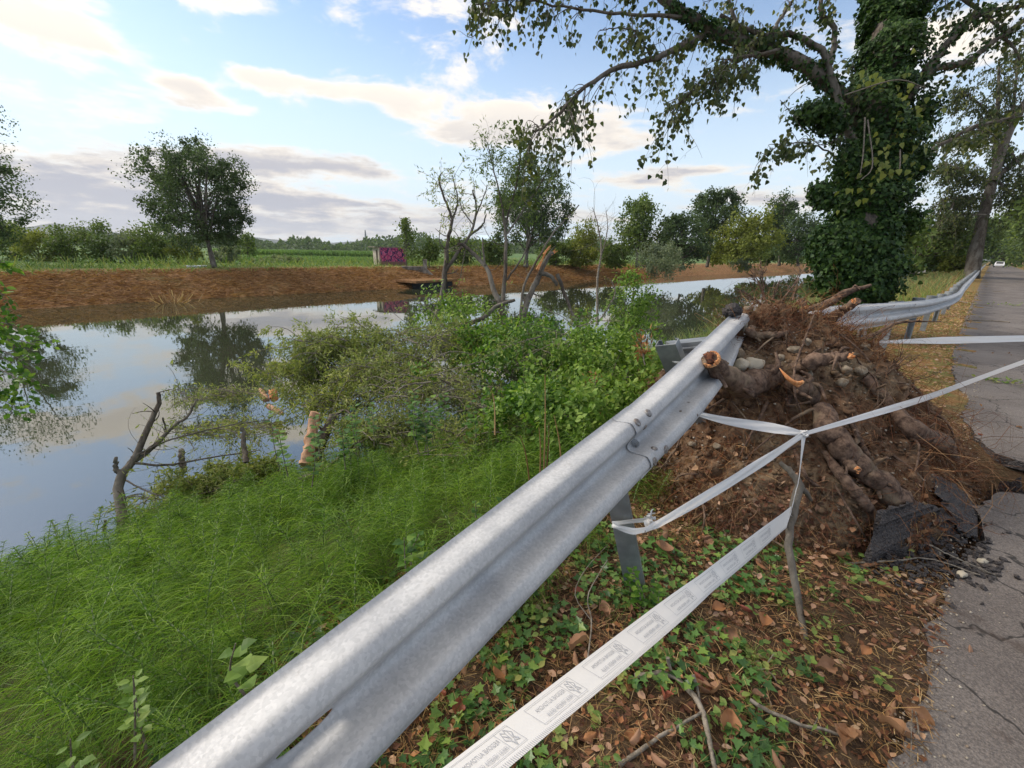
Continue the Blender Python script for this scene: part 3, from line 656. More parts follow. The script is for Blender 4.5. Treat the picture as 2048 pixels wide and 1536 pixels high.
def build_mound():
    base = (-.8, 3.6, 0)
    root = empty('uprooted_tree', base, 'uprooted tree root plate heaped with brown soil, cobbles and snapped roots beside the road', 'uprooted tree')
    ns, nt = 190, 150
    S = np.linspace(0, 1, ns); Tt = np.linspace(0, 1.4, nt)
    Bp, Cp, Dp = (np.array([[np.interp(s * 7, range(8), [q[k] for q in Q]) for k in range(3)] for s in S]) for Q in (MB_, MC_, MD_))
    def sm(Q):
        for _ in range(10): Q[1:-1] = (Q[:-2] + 2 * Q[1:-1] + Q[2:]) / 4
        return Q
    Bp, Cp, Dp = sm(Bp), sm(Cp), sm(Dp)
    P = np.zeros((ns, nt, 3))
    for j, t in enumerate(Tt):
        if t <= 1:
            q = Bp + (Cp - Bp) * t; q[:, 2] = Bp[:, 2] + (Cp[:, 2] - Bp[:, 2]) * (t ** 1.15 * .85 + .15 * math.sin(t * math.pi / 2))
            q += np.array([.45, -.8, 0]) * .18 * math.sin(t * math.pi) * (1 - np.abs(S - .45))[:, None]
        else: 
            u = (t - 1) / .4; q = Cp + (Dp - Cp) * u; q[:, 2] += .12 * math.sin(u * math.pi)
        P[:, j] = q
    N = nrm(np.cross(np.gradient(P, axis=0), np.gradient(P, axis=1)))
    for i in range(ns):
        for j in range(nt):
            p = P[i, j]; e = min(1, Tt[j] * 6)
            h = .09 * fbm(p, 2.2, 4) + .045 * (abs(fbm(p + 9, 5.5, 4))) + .030 * fbm(p + 3, 14, 4) - .07 * max(0, fbm(p + 21, 3.6, 3))
            cl = mnoise.voronoi(Vector(p) * 9. + Vector((.7, .3, 0)))[0]; h += .05 * (.35 - min(.6, cl[0])) * (fbm(p + 5, 1.7, 2) > -.1)
            P[i, j] = p + N[i, j] * h * (.35 + .65 * e)
    V = P.reshape(-1, 3); i = np.arange(ns - 1)[:, None] * nt; j = np.arange(nt - 1)[None]
    F = np.stack([i + j, i + nt + j, i + nt + j + 1, i + j + 1], -1).reshape(-1, 4)
    mb = MB(); mb.add(V, F); 
    part(mb, 'root_plate', 'soil', root)
    Ng = nrm(np.cross(np.gradient(P, axis=0), np.gradient(P, axis=1)))
    if (Ng[:, 70] @ np.array([.5, -.8, .4])).mean() < 0: Ng = -Ng
    def face(s, t):
        i = int(np.clip(s * (ns - 1), 0, ns - 1)); j = int(np.clip(t / 1.4 * (nt - 1), 0, nt - 1)); return P[i, j], Ng[i, j]
    # loose clods and pebbles
    mb = MB()
    for k in range(2600):
        s, t = rng.uniform(0, 1), rng.uniform(0, 1.06) ** .8; p, n_ = face(s, t); r = rng.uniform(.005, .018) * (1 + 1.2 * (rng.random() < .06)); blob(mb, p + n_ * r * .4, np.array([1, rng.uniform(.7, 1), rng.uniform(.6, .9)]) * r, ICO1, .55, seed=k)
    part(mb, 'clod', 'soil', root, kind='stuff')
    mb = MB()
    for k in range(900):
        s, t = rng.uniform(0, 1), rng.uniform(0, 1.05); p, n_ = face(s, t); r = rng.uniform(.004, .012); blob(mb, p + n_ * r * .6, np.array([1, .8, .6]) * r, ICO1, .2, seed=k)
    part(mb, 'pebble', 'pebble', root, kind='stuff')
    # cobbles: pixel, size
    def hit(x, y):
        r = ray(x, y); Q = V - EYE; d = Q @ r; e = np.linalg.norm(Q - d[:, None] * r, axis=1) + (d > 4.9) * .5; ok = np.where(e < .03)[0]
        if len(ok) == 0: ok = [int(e.argmin())]
        k = ok[int(np.argmin(d[ok]))]; return V[k], Ng.reshape(-1, 3)[k]
    for (x, y, rx, rz) in [(1491, 646, .025, .065), (1481, 727, .052, .05), (1507, 731, .07, .052), (1474, 705, .042, .04), (1454, 679, .042, .034), (1590, 695, .045, .03), (1550, 755, .045, .045), (1700, 738, .035, .03), (1723, 738, .045, .035), (1560, 712, .03, .035), (1424, 888, .026, .02), (1377, 887, .03, .018), (1502, 604, .03, .02), (1463, 700, .05, .03), (1735, 693, .035, .03), (1620, 685, .03, .03), (1690, 770, .04, .03), (1610, 745, .035, .03)]:
        p, n_ = hit(x, y); mb = MB(); blob(mb, p + n_ * rx * .35, (rx, rx * .9, rz), ICO3, .14, seed=x); part(mb, 'stone', 'cobble' if x not in (1491, 1481, 1507) else 'stone', root)
    for k in range(26):
        s_, t_ = rng.uniform(.28, .8), rng.uniform(.55, 1.05); p, n_ = face(s_, t_); mb = MB(); twiggy(mb, p, p + nrm(n_ + rng.normal(size=3) * .7 + [0, 0, .1]) * rng.uniform(.1, .28), rng.uniform(.004, .008), 8, .5); part(mb, 'root_spray', 'root_bark', root)
    for k in range(40):
        s_, t_ = rng.uniform(.1, .95), rng.uniform(.08, .95); p, n_ = face(s_, t_); q, n2 = face(min(1, max(0, s_ + rng.normal() * .10)), max(.01, t_ - rng.uniform(.1, .3))); mid = (p + q) / 2 + (n_ + n2) * .03 + rng.normal(size=3) * .02; mb = MB(); tube(mb, spline([p, mid, q], 9), np.linspace(rng.uniform(.005, .014), .004, 9), 6, 0, True, .1); part(mb, 'root', 'root_bark', root)
    # roots -----------------------------------------------------------
    def root_part(px, rad, n=9, broken=None, lab=None, hollow=False, off=None):
        pts = []
        for (x, y, *D) in px:
            if D and D[0] > 1: pts.append(PX(x, y, D[0] - (.45 if D[0] > 3.79 else 0)))
            elif D: p, n_ = hit(x, y); pts.append(PX(x, y, depth_of(p) - (D[0] if D[0] < 1 else -.0)))
            else: p, n_ = hit(x, y); pts.append(p + n_ * .02)
        m = 18; Pp = spline(pts, m); rr = np.interp(np.linspace(0, 1, m), np.linspace(0, 1, len(rad)), rad)
        Pp[1:-1] += rng.normal(size=(m - 2, 3)) * rr[1:-1, None] * .10
        mb = MB(); Pf = spline(Pp, 52); rf = np.interp(np.linspace(0, 1, 52), np.linspace(0, 1, m), rr); tube(mb, Pf, rf * .93, 18, 0, True, .012, nz=.17, nf=10.)
        for k in range(5): 
            q = Pp[rng.integers(3, m - 3)]; dq = nrm(rdir(1)[0] + RC[2] * -.5); tube(mb, spline([q, q + dq * rr[8] * 1.1 + rng.normal(size=3) * rr[8] * .4, q + dq * rr[8] * 1.5 + rng.normal(size=3) * rr[8] * .8], 7), np.linspace(rr[8] * .35, rr[8] * .10, 7), 7, 0, True, .1)
        o = part(mb, 'root', 'root_bark', root, label=lab)
        if broken:
            e = Pp[-1]; T_ = nrm(Pp[-1] - Pp[-3]); r = rr[-1]; a = nrm(np.cross(T_, [0.1, .2, 1.])); b = np.cross(T_, a)
            mb = MB(); nsp = 22
            for k in range(nsp):
                th = 2 * np.pi * k / nsp; rad_ = r * (.80 if hollow else rng.uniform(.2, .85)); c = e + rad_ * (math.cos(th) * a + math.sin(th) * b) - T_ * r * .3
                ln = r * rng.uniform(.35, .75) * broken
                tube(mb, [c, c + T_ * ln * .6, c + T_ * ln + rng.normal(size=3) * r * .06], [r * .22, r * .17, r * .03], 4)
            oo = mb.build('broken_end', 'raw_wood', o, loc=wloc(o)); oo.location = (0, 0, 0)
            if hollow:
                mb = MB(); blob(mb, e + T_ * r * .02, (r * .62,) * 3, ICO2, .4, 0); oo = mb.build('rotten_core', 'wood_pith', o, loc=wloc(o)); oo.location = (0, 0, 0)
        return Pp
    root_part([(1548, 748, .0), (1520, 762, .07), (1480, 768, 2.72), (1445, 748, 2.52), (1421, 717, 2.38)], [.075, .088, .085, .066, .052], broken=.75, lab='thick curved root with a hollow sawn orange end', hollow=True)
    root_part([(1590, 736, .0), (1630, 722, .08), (1662, 716, .16), (1700, 712, .26)], [.05, .05, .040, .03], broken=1.7)
    root_part([(1620, 790, .0), (1596, 775, .08), (1586, 766, .13)], [.075, .07, .055], broken=.8, hollow=True)
    mb = MB()
    for k in range(9): tube(mb, spline([PX(1596 + k * 1.2, 772 - k, 2.78), PX(1575 + k * 2, 757 + k, 2.76), PX(1559 + k * 1.6, 736 + k * 1.5, 2.80)], 5), [.012, .010, .002], 5)
    part(mb, 'splinter', 'raw_wood', root)
    root_part([(1530, 668, .0), (1512, 672, .05), (1500, 664, .07), (1505, 655, .06)], [.028, .03, .032, .025]); root_part([(1530, 668, .02), (1550, 671, .04), (1573, 665, .0)], [.03, .026, .02])
    root_part([(1640, 815, .02), (1665, 870, .06), (1700, 915, .07), (1745, 955, .06), (1790, 990, .04), (1812, 1010, .0)], [.06, .085, .075, .070, .075, .06], lab='thick long root running down the mound to the asphalt')
    root_part([(1700, 915, .08), (1700, 930, .14), (1716, 940, .18)], [.035, .028, .022], broken=1.2)
    root_part([(1650, 905, .0), (1690, 960, .03), (1725, 1000, .03), (1750, 1035, .0)], [.02, .035, .035, .02], lab='flat split root with peeled bark')
    root_part([(1728, 755, .02), (1760, 785, .03), (1785, 815, .04), (1830, 860, .05), (1880, 890, .04), (1915, 925, .0)], [.035, .035, .04, .065, .075, .03], lab='pale clay-covered root on the far side of the mound')
    root_part([(1600, 622, 4.3), (1650, 610, 4.3), (1690, 586, 4.25), (1742, 570, 4.2)], [.028, .034, .032, .012]); 
    root_part([(1650, 668, 4.1), (1665, 635, 4.0), (1690, 618, 3.9), (1712, 602, 3.8)], [.050, .040, .036, .032], broken=.9)
    root_part([(1600, 603, 4.15), (1605, 607, 4.05), (1612, 614, 4.0)], [.03, .028, .02], broken=1.8)
    root_part([(1690, 690, 3.9), (1750, 668, 3.9), (1800, 645, 3.85), (1882, 643, 3.8)], [.02, .016, .012, .004]); 
    root_part([(1570, 800, .05), (1600, 780, .05), (1640, 790, .02)], [.010, .010, .006]); root_part([(1630, 625, .02), (1605, 690, .08), (1590, 735, .16), (1590, 790, .14), (1605, 830, .03)], [.006, .008, .008, .007, .004])
    root_part([(1570, 850, .04), (1600, 830, .06), (1635, 818, .05), (1660, 845, .0)], [.008, .011, .010, .006])
    root_part([(1700, 840, .02), (1730, 900, .03), (1750, 950, .02)], [.014, .018, .012]); root_part([(1670, 970, .02), (1710, 1040, .05), (1740, 1090, .03)], [.007, .006, .005])
    root_part([(1590, 900, .02), (1610, 950, .03), (1640, 975, .01)], [.012, .014, .008]); root_part([(1890, 985, 3.9), (1950, 1010, 4.0), (2010, 1020, 4.2)], [.010, .010, .006])
    # fine root hair, thousands of strands
    def hair(N, s0, s1, t0, t1, ln, w, down=.6, outw=.5):
        S_ = rng.uniform(s0, s1, N); T_ = rng.uniform(t0, t1, N); idx_i = (S_ * (ns - 1)).astype(int); idx_j = (T_ / 1.4 * (nt - 1)).astype(int)
        p = P[idx_i, idx_j]; n_ = Ng[idx_i, idx_j]; L_ = ln * rng.uniform(.4, 1.3, N); d = nrm(n_ * outw + rdir(N) * .9 + [0, 0, -down * .3])
        k = 6; u = np.linspace(0, 1, k); wig = rng.normal(size=(N, 3)); wig2 = rng.normal(size=(N, 3))
        C = p[:, None] + d[:, None] * (L_[:, None, None] * u[None, :, None]) + wig[:, None] * (L_[:, None, None] * .28 * np.sin(u * 3.1)[None, :, None]) + wig2[:, None] * (L_[:, None, None] * .12 * np.sin(u * 6.3)[None, :, None])
        C[..., 2] -= down * L_[:, None] * u[None] ** 2 * .6
        ww = w * rng.uniform(.5, 1.3, N)[:, None] * (1 - .6 * u)[None]; return C, ww
    mb = MB()
    for a in [(3000, 0, 1, .02, 1.05, .17, .0026, .8, .35), (800, .3, .85, .15, .7, .30, .0030, .9, .35), (700, .3, .75, .85, 1.08, .26, .0035, .1, .7), (500, .72, .95, .4, 1., .34, .0035, .5, .6), (300, .3, .7, .93, 1.05, .20, .004, -.2, .8), (500, .05, .4, .05, .45, .22, .003, .6, .4)]:
        C, ww = hair(*a); ribbons(mb, C, ww)
    part(mb, 'fine_roots', 'root_hair', root, kind='stuff')
    # litter that has slid down over the foot of the plate
    idx = lambda N, s0, s1, t0, t1: ((rng.uniform(s0, s1, N) * (ns - 1)).astype(int), (rng.uniform(t0, t1, N) * rng.uniform(.3, 1, N) / 1.4 * (nt - 1)).astype(int))
    mb = MB(); N = 2600; a, b = idx(N, 0, .75, 0, .42); p = P[a, b] + Ng[a, b] * rng.uniform(.002, .02, N)[:, None]; leaves(mb, L_DIAMOND, p, rdir(N), nrm(Ng[a, b] + rng.normal(size=(N, 3)) * .4), rng.uniform(.012, .045, N)); part(mb, 'clinging_leaves', 'dead_dark', root, kind='stuff')
    mb = MB(); N = 3000; a, b = idx(N, 0, .95, 0, .38); p = P[a, b] + Ng[a, b] * rng.uniform(.002, .02, N)[:, None]; d = rdir(N); d = nrm(d - Ng[a, b] * (d * Ng[a, b]).sum(1, keepdims=True) * .8); L = rng.uniform(.02, .09, N); C = p[:, None] + d[:, None] * L[:, None, None] * np.linspace(-.5, .5, 3)[None, :, None]; ribbons(mb, C, np.repeat(rng.uniform(.001, .0028, N)[:, None], 3, 1)); part(mb, 'clinging_straw', 'straw', root, kind='stuff')
    mb = MB(); N = 260; a, b = idx(N, 0, .9, 0, .5); p = P[a, b] + Ng[a, b] * .015; leaves(mb, L_OVAL, p, rdir(N), nrm(Ng[a, b] + rng.normal(size=(N, 3)) * .5), rng.uniform(.025, .06, N)); part(mb, 'clinging_orange_leaves', 'dead_tan', root, kind='stuff')
    # twig sprays that stand up from the crest
    for (x, y, D, hx, hy) in [(1535, 610, 3.9, 1500, 540), (1530, 615, 3.85, 1470, 575), (1560, 605, 3.95, 1610, 535), (1585, 600, 4.1, 1598, 556), (1525, 600, 3.9, 1520, 520), (1545, 600, 3.9, 1560, 560), (1740, 700, 4.0, 1790, 640), (1760, 760, 4.0, 1830, 800), (1700, 690, 4.1, 1660, 650)]:
        D -= .35; mb = MB(); a, b = PX(x, y, D), PX(hx, hy, D); twiggy(mb, a, b, .008, 18, .45); part(mb, 'root_spray', 'root_bark', root)
    return V, Ng, root
MT['root_hair'] = leaf_mat('root_hair', G((.07, .025, .015), (.14, .055, .03), (.22, .11, .06), (.34, .22, .13)), .05, .8, .1)
def twiggy(mb, a, b, r, nsub, spread, mat=0, tips=None):
    a, b = np.array(a), np.array(b); L = np.linalg.norm(b - a); m = spline([a, (a + b) / 2 + rng.normal(size=3) * L * .08, b], 7); tube(mb, m, np.linspace(r, r * .3, 7), 5, mat, False)
    for k in range(nsub):
        u = rng.uniform(.2, .95); p = a + (b - a) * u; d = nrm(nrm(b - a) + rng.normal(size=3) * spread * 1.6); l = L * rng.uniform(.2, .5) * (1.1 - u * .5)
        q = spline([p, p + d * l * .5 + rng.normal(size=3) * l * .08, p + d * l], 5); tube(mb, q, np.linspace(r * .4, r * .12, 5), 4, mat, False)
        if tips is not None: tips += [(q[-1], d), (q[2], d), (q[3], d)]
    if tips is not None: tips += [(m[-1], nrm(b - a)), (m[5], nrm(b - a))]
MV, MN, MROOT = build_mound()

# ---------------------------------------------------------------- broken asphalt slabs
def slab_thing(px, plane, thick, label, dirv=(0, 0, -1), name='asphalt_slab'):
    """px: outline in pixels, dropped on the plane through 3 world points"""
    a, b, c = map(np.array, plane); n = nrm(np.cross(b - a, c - a)); pts = []
    for x, y in px:
        r = ray(x, y); t = ((a - EYE) @ n) / (r @ n); pts.append(EYE + r * t)
    if np.cross(pts[1] - pts[0], pts[2] - pts[1]) @ np.array([0, 0, 1]) < 0: pts = pts[::-1]
    mb = MB(); slab(mb, pts, thick * 1.5, 0, 0, .014, .035, dirv); c0 = np.mean(pts, 0); o = mb.build(name, 'broken_asphalt', loc=c0); tag(o, label, 'asphalt slab', 'slabs of road asphalt broken by the roots'); return o
pA = [PX(1820, 1003, 2.50), PX(1934, 1034, 2.72), PX(1752, 1108, 2.36)]
slab_thing([(1815, 1002), (1870, 1012), (1934, 1032), (1914, 1056), (1903, 1092), (1860, 1090), (1811, 1088), (1785, 1105), (1742, 1116), (1750, 1060), (1760, 1024)], pA, .07, 'flat dark asphalt slab tilted at the foot of the thick root')
pB = [PX(1860, 950, 2.80), PX(1972, 1056, 2.92), PX(1880, 990, 2.72)]
slab_thing([(1857, 946), (1885, 958), (1915, 978), (1950, 1010), (1972, 1050), (1955, 1078), (1925, 1062), (1900, 1030), (1868, 985)], pB, .06, 'black asphalt slab standing on edge behind the tilted flat one', (.5, .5, -.3))
pC = [PX(1811, 1099, 2.55), PX(1931, 1122, 2.74), PX(1870, 1140, 2.56)]
slab_thing([(1800, 1098), (1850, 1100), (1900, 1106), (1932, 1122), (1925, 1140), (1900, 1128), (1880, 1142), (1850, 1140), (1826, 1122)], pC, .05, 'small jagged asphalt piece in front of the tilted slab, a pale stone on it')
pD = [at_z(2000, 960, .0), at_z(2048, 985, -.02), at_z(1990, 985, -.12)]
slab_thing([(1975, 985), (2005, 962), (2048, 955), (2048, 990), (2010, 998)], pD, .07, 'dark asphalt lump down in the crack at the road edge')
mb = MB(); c = PX(1867, 1104, 2.58); blob(mb, c, (.055, .035, .02), ICO3, .25); tag(mb.build('stone', 'stone', loc=c), 'flat pale stone lying on the jagged asphalt piece', 'stone')
for (x, y, l) in [(1924, 1148, 'white pebble beside the jagged asphalt piece'), (1965, 1122, 'small cream stone on the road near the slabs')]:
    c = at_z(x, y, .03); mb = MB(); blob(mb, c, (.03, .018, .015), ICO2, .3, seed=x); tag(mb.build('stone', 'stone', loc=c), l, 'stone')
mb = MB()
for k in range(420):
    q = at_z(rng.uniform(1740, 1990), rng.uniform(1040, 1160), .03); q += rng.normal(size=3) * [.05, .05, 0]; q[2] = max(float(ground_z(q[0], q[1])), .01) + .008; blob(mb, q, np.array([1, .8, .7]) * rng.uniform(.004, .022), ICO1, .6, smooth=False, seed=k)
tag(mb.build('asphalt_rubble', 'broken_asphalt'), kind='stuff')

# ---------------------------------------------------------------- stick and barrier tape
def build_stick():
    fork = PX(1597, 972, 2.28); base = at_z(1616, 1368, .0)
    root = empty('forked_stick', base, 'bare forked stick planted upright at the road edge, holding up the barrier tape', 'stick')
    mb = MB(); P = spline([base + [0, 0, -.05], PX(1606, 1250, 2.0), PX(1578, 1120, 2.12), PX(1583, 1040, 2.22), fork, PX(1580, 945, 2.33), PX(1560, 925, 2.38)], 22); P[1:-1] += rng.normal(size=(20, 3)) * .004
    tube(mb, P, np.linspace(.016, .014, 22) * np.r_[np.linspace(.75, 1.5, 14), np.linspace(1.4, .8, 8)], 9, 0, True, .06); part(mb, 'stem', 'bark', root)
    mb = MB(); tube(mb, spline([fork, PX(1612, 985, 2.30), PX(1622, 1000, 2.36)], 8), np.linspace(.018, .009, 8), 8, 0, True, .06); part(mb, 'side_branch', 'bark', root)
    return fork
FORK = build_stick()
KNOT = PX(1608, 868, 2.28)
def tape(mb, pts, widths, wdirs, n=80, crumple=.0, th=.0006, mat=0):
    P = spline(pts, n); W = np.interp(np.linspace(0, 1, n), np.linspace(0, 1, len(widths)), widths); D = spline(wdirs, n); T = nrm(np.gradient(P, axis=0)); D = nrm(D - T * (D * T).sum(1, keepdims=True)); N_ = np.cross(T, D)
    k = 7; u = np.linspace(-.5, .5, k); ph = rng.uniform(0, 6, 4); x = np.linspace(0, 1, n)[:, None]
    wob = crumple * (np.sin(u[None] * 9 + ph[0] + 14 * x) + .6 * np.sin(u[None] * 17 + ph[1] - 23 * x))
    V = P[:, None] + D[:, None] * (u[None, :, None] * W[:, None, None]) + N_[:, None] * wob[..., None]
    i = np.arange(n - 1)[:, None] * k; j = np.arange(k - 1)[None]; F = np.stack([i + j, i + j + 1, i + k + j + 1, i + k + j], -1).reshape(-1, 4)
    mb.add(V.reshape(-1, 3), F, mat); return P, D, N_, W
def text_mesh(body, size):
    cu = bpy.data.curves.new('lettering', 'FONT'); cu.body = body; cu.size = size; cu.align_x = 'LEFT'; cu.resolution_u = 2; cu.offset = .0
    o = bpy.data.objects.new('lettering', cu); COL.objects.link(o); dg = bpy.context.evaluated_depsgraph_get(); me = bpy.data.meshes.new_from_object(o.evaluated_get(dg))
    me.calc_loop_triangles(); V = np.array([v.co[:] for v in me.vertices]); F = np.array([t_.vertices[:] for t_ in me.loop_triangles])
    bpy.data.objects.remove(o); return V, F
def build_tapes():
    # printed band: from beside the camera up to the stick
    a0 = PX(905, 1527, .80); b0 = PX(1010, 1536, .80)
    A0 = PX(900, 1529, .84); A1 = PX(1583, 1012, 2.22); B0 = PX(1005, 1541, .80); B1 = PX(1577, 1052, 2.22)
    ext = lambda a, b: a + (a - b) * .45
    pa = np.array([ext(A0, A1), A0, A0 * .5 + A1 * .5, A0 * .15 + A1 * .85, A1]); pb = np.array([ext(B0, B1), B0, B0 * .5 + B1 * .5, B0 * .15 + B1 * .85, B1])
    cen = (pa + pb) / 2; wd = pa - pb; ws = np.linalg.norm(wd, axis=1)
    root = empty('barrier_tape', tuple(cen[1]), 'white printed barrier tape crossing the foreground up to the forked stick', 'barrier tape')
    mb = MB(); P, D, N_, W = tape(mb, cen, ws, wd, 160, .0012); part(mb, 'band', 'tape', root)
    if (N_[60] @ (EYE - P[60])) < 0: N_ = -N_
    s = np.concatenate([[0], np.cumsum(np.linalg.norm(np.diff(P, axis=0), axis=1))])
    s0 = s[np.argmin([abs((1024 + FPX * (RC @ (p - EYE))[0] / (RC @ (p - EYE))[2]) - 940) for p in P])]
    def put(V2):   # u along the tape (towards the stick), v 0..1 across from the lower edge
        q = np.zeros((len(V2), 3))
        for k in range(3): q[:, k] = np.interp(V2[:, 0], s, P[:, k]) + (V2[:, 1] - .5) * np.interp(V2[:, 0], s, W) * np.interp(V2[:, 0], s, D[:, k]) + .0022 * np.interp(V2[:, 0], s, N_[:, k])
        return q
    mb = MB(); per = .205; bl = .150
    def strip(u0, v0, u1, v1, w):   # line in (u, v) with width w metres
        d = np.array([u1 - u0, (v1 - v0) * .075]); d = d / (np.linalg.norm(d) + 1e-9); nn = np.array([-d[1], d[0]]) * w / 2; m = 6
        t_ = np.linspace(0, 1, m); c = np.stack([u0 + (u1 - u0) * t_, v0 + (v1 - v0) * t_], 1); o = np.array([nn[0], nn[1] / .075])
        V2 = np.concatenate([c - o, c + o]); mb.add(put(V2), [[i, i + 1, m + i + 1, m + i] for i in range(m - 1)], 0, False)
    T1, F1 = text_mesh('REGIONE AUTONOMA', .0125); T2_, F2 = text_mesh('FRIULI VENEZIA GIULIA', .0112)
    eagle = [[(.1, .5), (.3, .9), (.5, .72), (.62, .95), (.9, .62)], [(.9, .62), (.7, .45), (.86, .2), (.55, .3)], [(.55, .3), (.4, .05), (.35, .35), (.1, .5)], [(.5, .72), (.45, .4)], [(.2, .75), (.42, .5)], [(.72, .8), (.62, .4)]]
    for k in range(-2, 9):
        u0 = s0 + k * per - .02; u1 = u0 + bl
        if u1 > s[-1] - .05 or u0 < 0.02: continue
        for (x0, y0, x1, y1) in ((u0, .24, u1, .24), (u0, .86, u1, .86), (u0, .24, u0, .86), (u1, .24, u1, .86), (u1 - .036, .24, u1 - .036, .86)): strip(x0, y0, x1, y1, .0009)
        for line in eagle:
            for (p, q) in zip(line[:-1], line[1:]): strip(u1 - .034 + .032 * p[0], .27 + .56 * p[1], u1 - .034 + .032 * q[0], .27 + .56 * q[1], .0016)
        # mirrored: the band is seen from its back
        for (V, F, vb) in ((T1, F1, .58), (T2_, F2, .33)):
            mb.add(put(np.stack([u1 - .040 - V[:, 0] * .74, vb + V[:, 1] / .075], 1)), F, 0, False)
    for k in range(int(s[-1] / .005)):
        u = .03 + k * .005
        if u > s[-1] - .02: break
        strip(u, .0, u, .13, .0013)
    part(mb, 'printing', 'tape_print', root)
    # from the stick up to the knot
    r = empty('barrier_tape', tuple(KNOT), 'short vertical length of tape running from the knot down to the forked stick', 'barrier tape')
    mb = MB(); tape(mb, [A1 * .5 + B1 * .5, FORK * .3 + A1 * .7 + [0, 0, .05], PX(1598, 955, 2.24), KNOT], [.05, .02, .012, .022], [A1 - B1, ray(1700, 768), ray(1700, 768) * 1., np.array([.7, .7, 0])], 50, .0015); part(mb, 'band', 'tape', r)
    r = empty('barrier_tape', tuple(KNOT), 'barrier tape knotted in mid-air, running up to the right across the road', 'barrier tape')
    up = np.array([0, 0, 1.]); sd = RC[1]
    mb = MB(); far = PX(2048, 722, 4.1); tape(mb, [KNOT, KNOT * .6 + far * .4 - [0, 0, .035], KNOT * .25 + far * .75 - [0, 0, .02], far + (far - KNOT) * .25], [.02, .045, .05, .06, .065], [-RC[1] + RC[2] * .5, -RC[1], -RC[1] - RC[2] * .6, -RC[1]], 70, .002); part(mb, 'band', 'tape', r)
    mb = MB()
    for k in range(9):
        a, b = rdir(2); th = np.linspace(0, 2 * np.pi, 14); c = KNOT + rng.normal(size=3) * .004; pts = c + .016 * (np.cos(th)[:, None] * a + np.sin(th)[:, None] * b * .8); tube(mb, pts, .0045, 5)
    part(mb, 'knot', 'tape', r)
    r = empty('barrier_tape', tuple(KNOT), 'barrier tape stretched from the knot down to the leaning guardrail post', 'barrier tape')
    mb = MB(); pw = PX(1290, 1060, 1.90); tape(mb, [KNOT, KNOT * .6 + pw * .4 - [0, 0, .02], KNOT * .15 + pw * .85 - [0, 0, .015], pw], [.03, .05, .035, .026], [-RC[1] + .3 * RC[2], -RC[1], -RC[1] * 1. + RC[2], -RC[1]], 60, .003); part(mb, 'band', 'tape', r)
    mb = MB(); tape(mb, [pw, PX(1262, 1062, 1.84), PX(1226, 1050, 1.86), PX(1236, 1046, 2.02), PX(1300, 1040, 2.0), pw + [0, .03, .01]], [.03, .028, .024, .024, .03], [up] * 6, 40, .002)
    for k in range(5): tape(mb, [PX(1302, 1036, 1.96), PX(1302 + rng.normal() * 6, 1025 + k * 6, 1.96 - .01 * k), PX(1300 + rng.normal() * 8, 1018 + 8 * k, 1.97)], [.02, .02, .01], rdir(3), 8, .002)
    part(mb, 'wrap', 'tape', r)
    r = empty('barrier_tape', tuple(KNOT), 'barrier tape running from the knot back to the raised guardrail beam', 'barrier tape')
    mb = MB(); pr = PX(1381, 824, 2.42); tape(mb, [KNOT, KNOT * .75 + pr * .25 + [0, 0, .0], KNOT * .35 + pr * .65 - [0, 0, .01], pr], [.024, .06, .045, .02], [-RC[1], -RC[1] + .4 * RC[2], -RC[1], -RC[1]], 60, .003); part(mb, 'band', 'tape', r)
    r = empty('barrier_tape', tuple(PX(1375, 740, 2.5)), 'thin loop of white tape tied round the raised guardrail beam', 'barrier tape')
    mb = MB(); tape(mb, [PX(1346, 724, 2.56), PX(1362, 726, 2.50), PX(1379, 737, 2.46), PX(1384, 760, 2.50), PX(1394, 797, 2.50), PX(1392, 805, 2.56)], [.016, .018, .016, .016, .016], [RC[0] + .5 * RC[1], RC[1] * .8 + RC[0] * .6, RC[1] + RC[0], RC[0], RC[0], RC[0]], 50, .0008); part(mb, 'band', 'tape', r)
    r = empty('barrier_tape', tuple(PX(1757, 684, 5.2)), 'far white tape stretched level across the road beyond the root mound', 'barrier tape')
    mb = MB(); a = PX(1756, 684, 4.9); b = PX(2048, 677, 5.6); tape(mb, [a, a * .6 + b * .4, a * .3 + b * .7, b + (b - a) * .4], [.025, .085, .085, .075], [-RC[1]] * 4, 60, .003); part(mb, 'band', 'tape', r)
build_tapes()

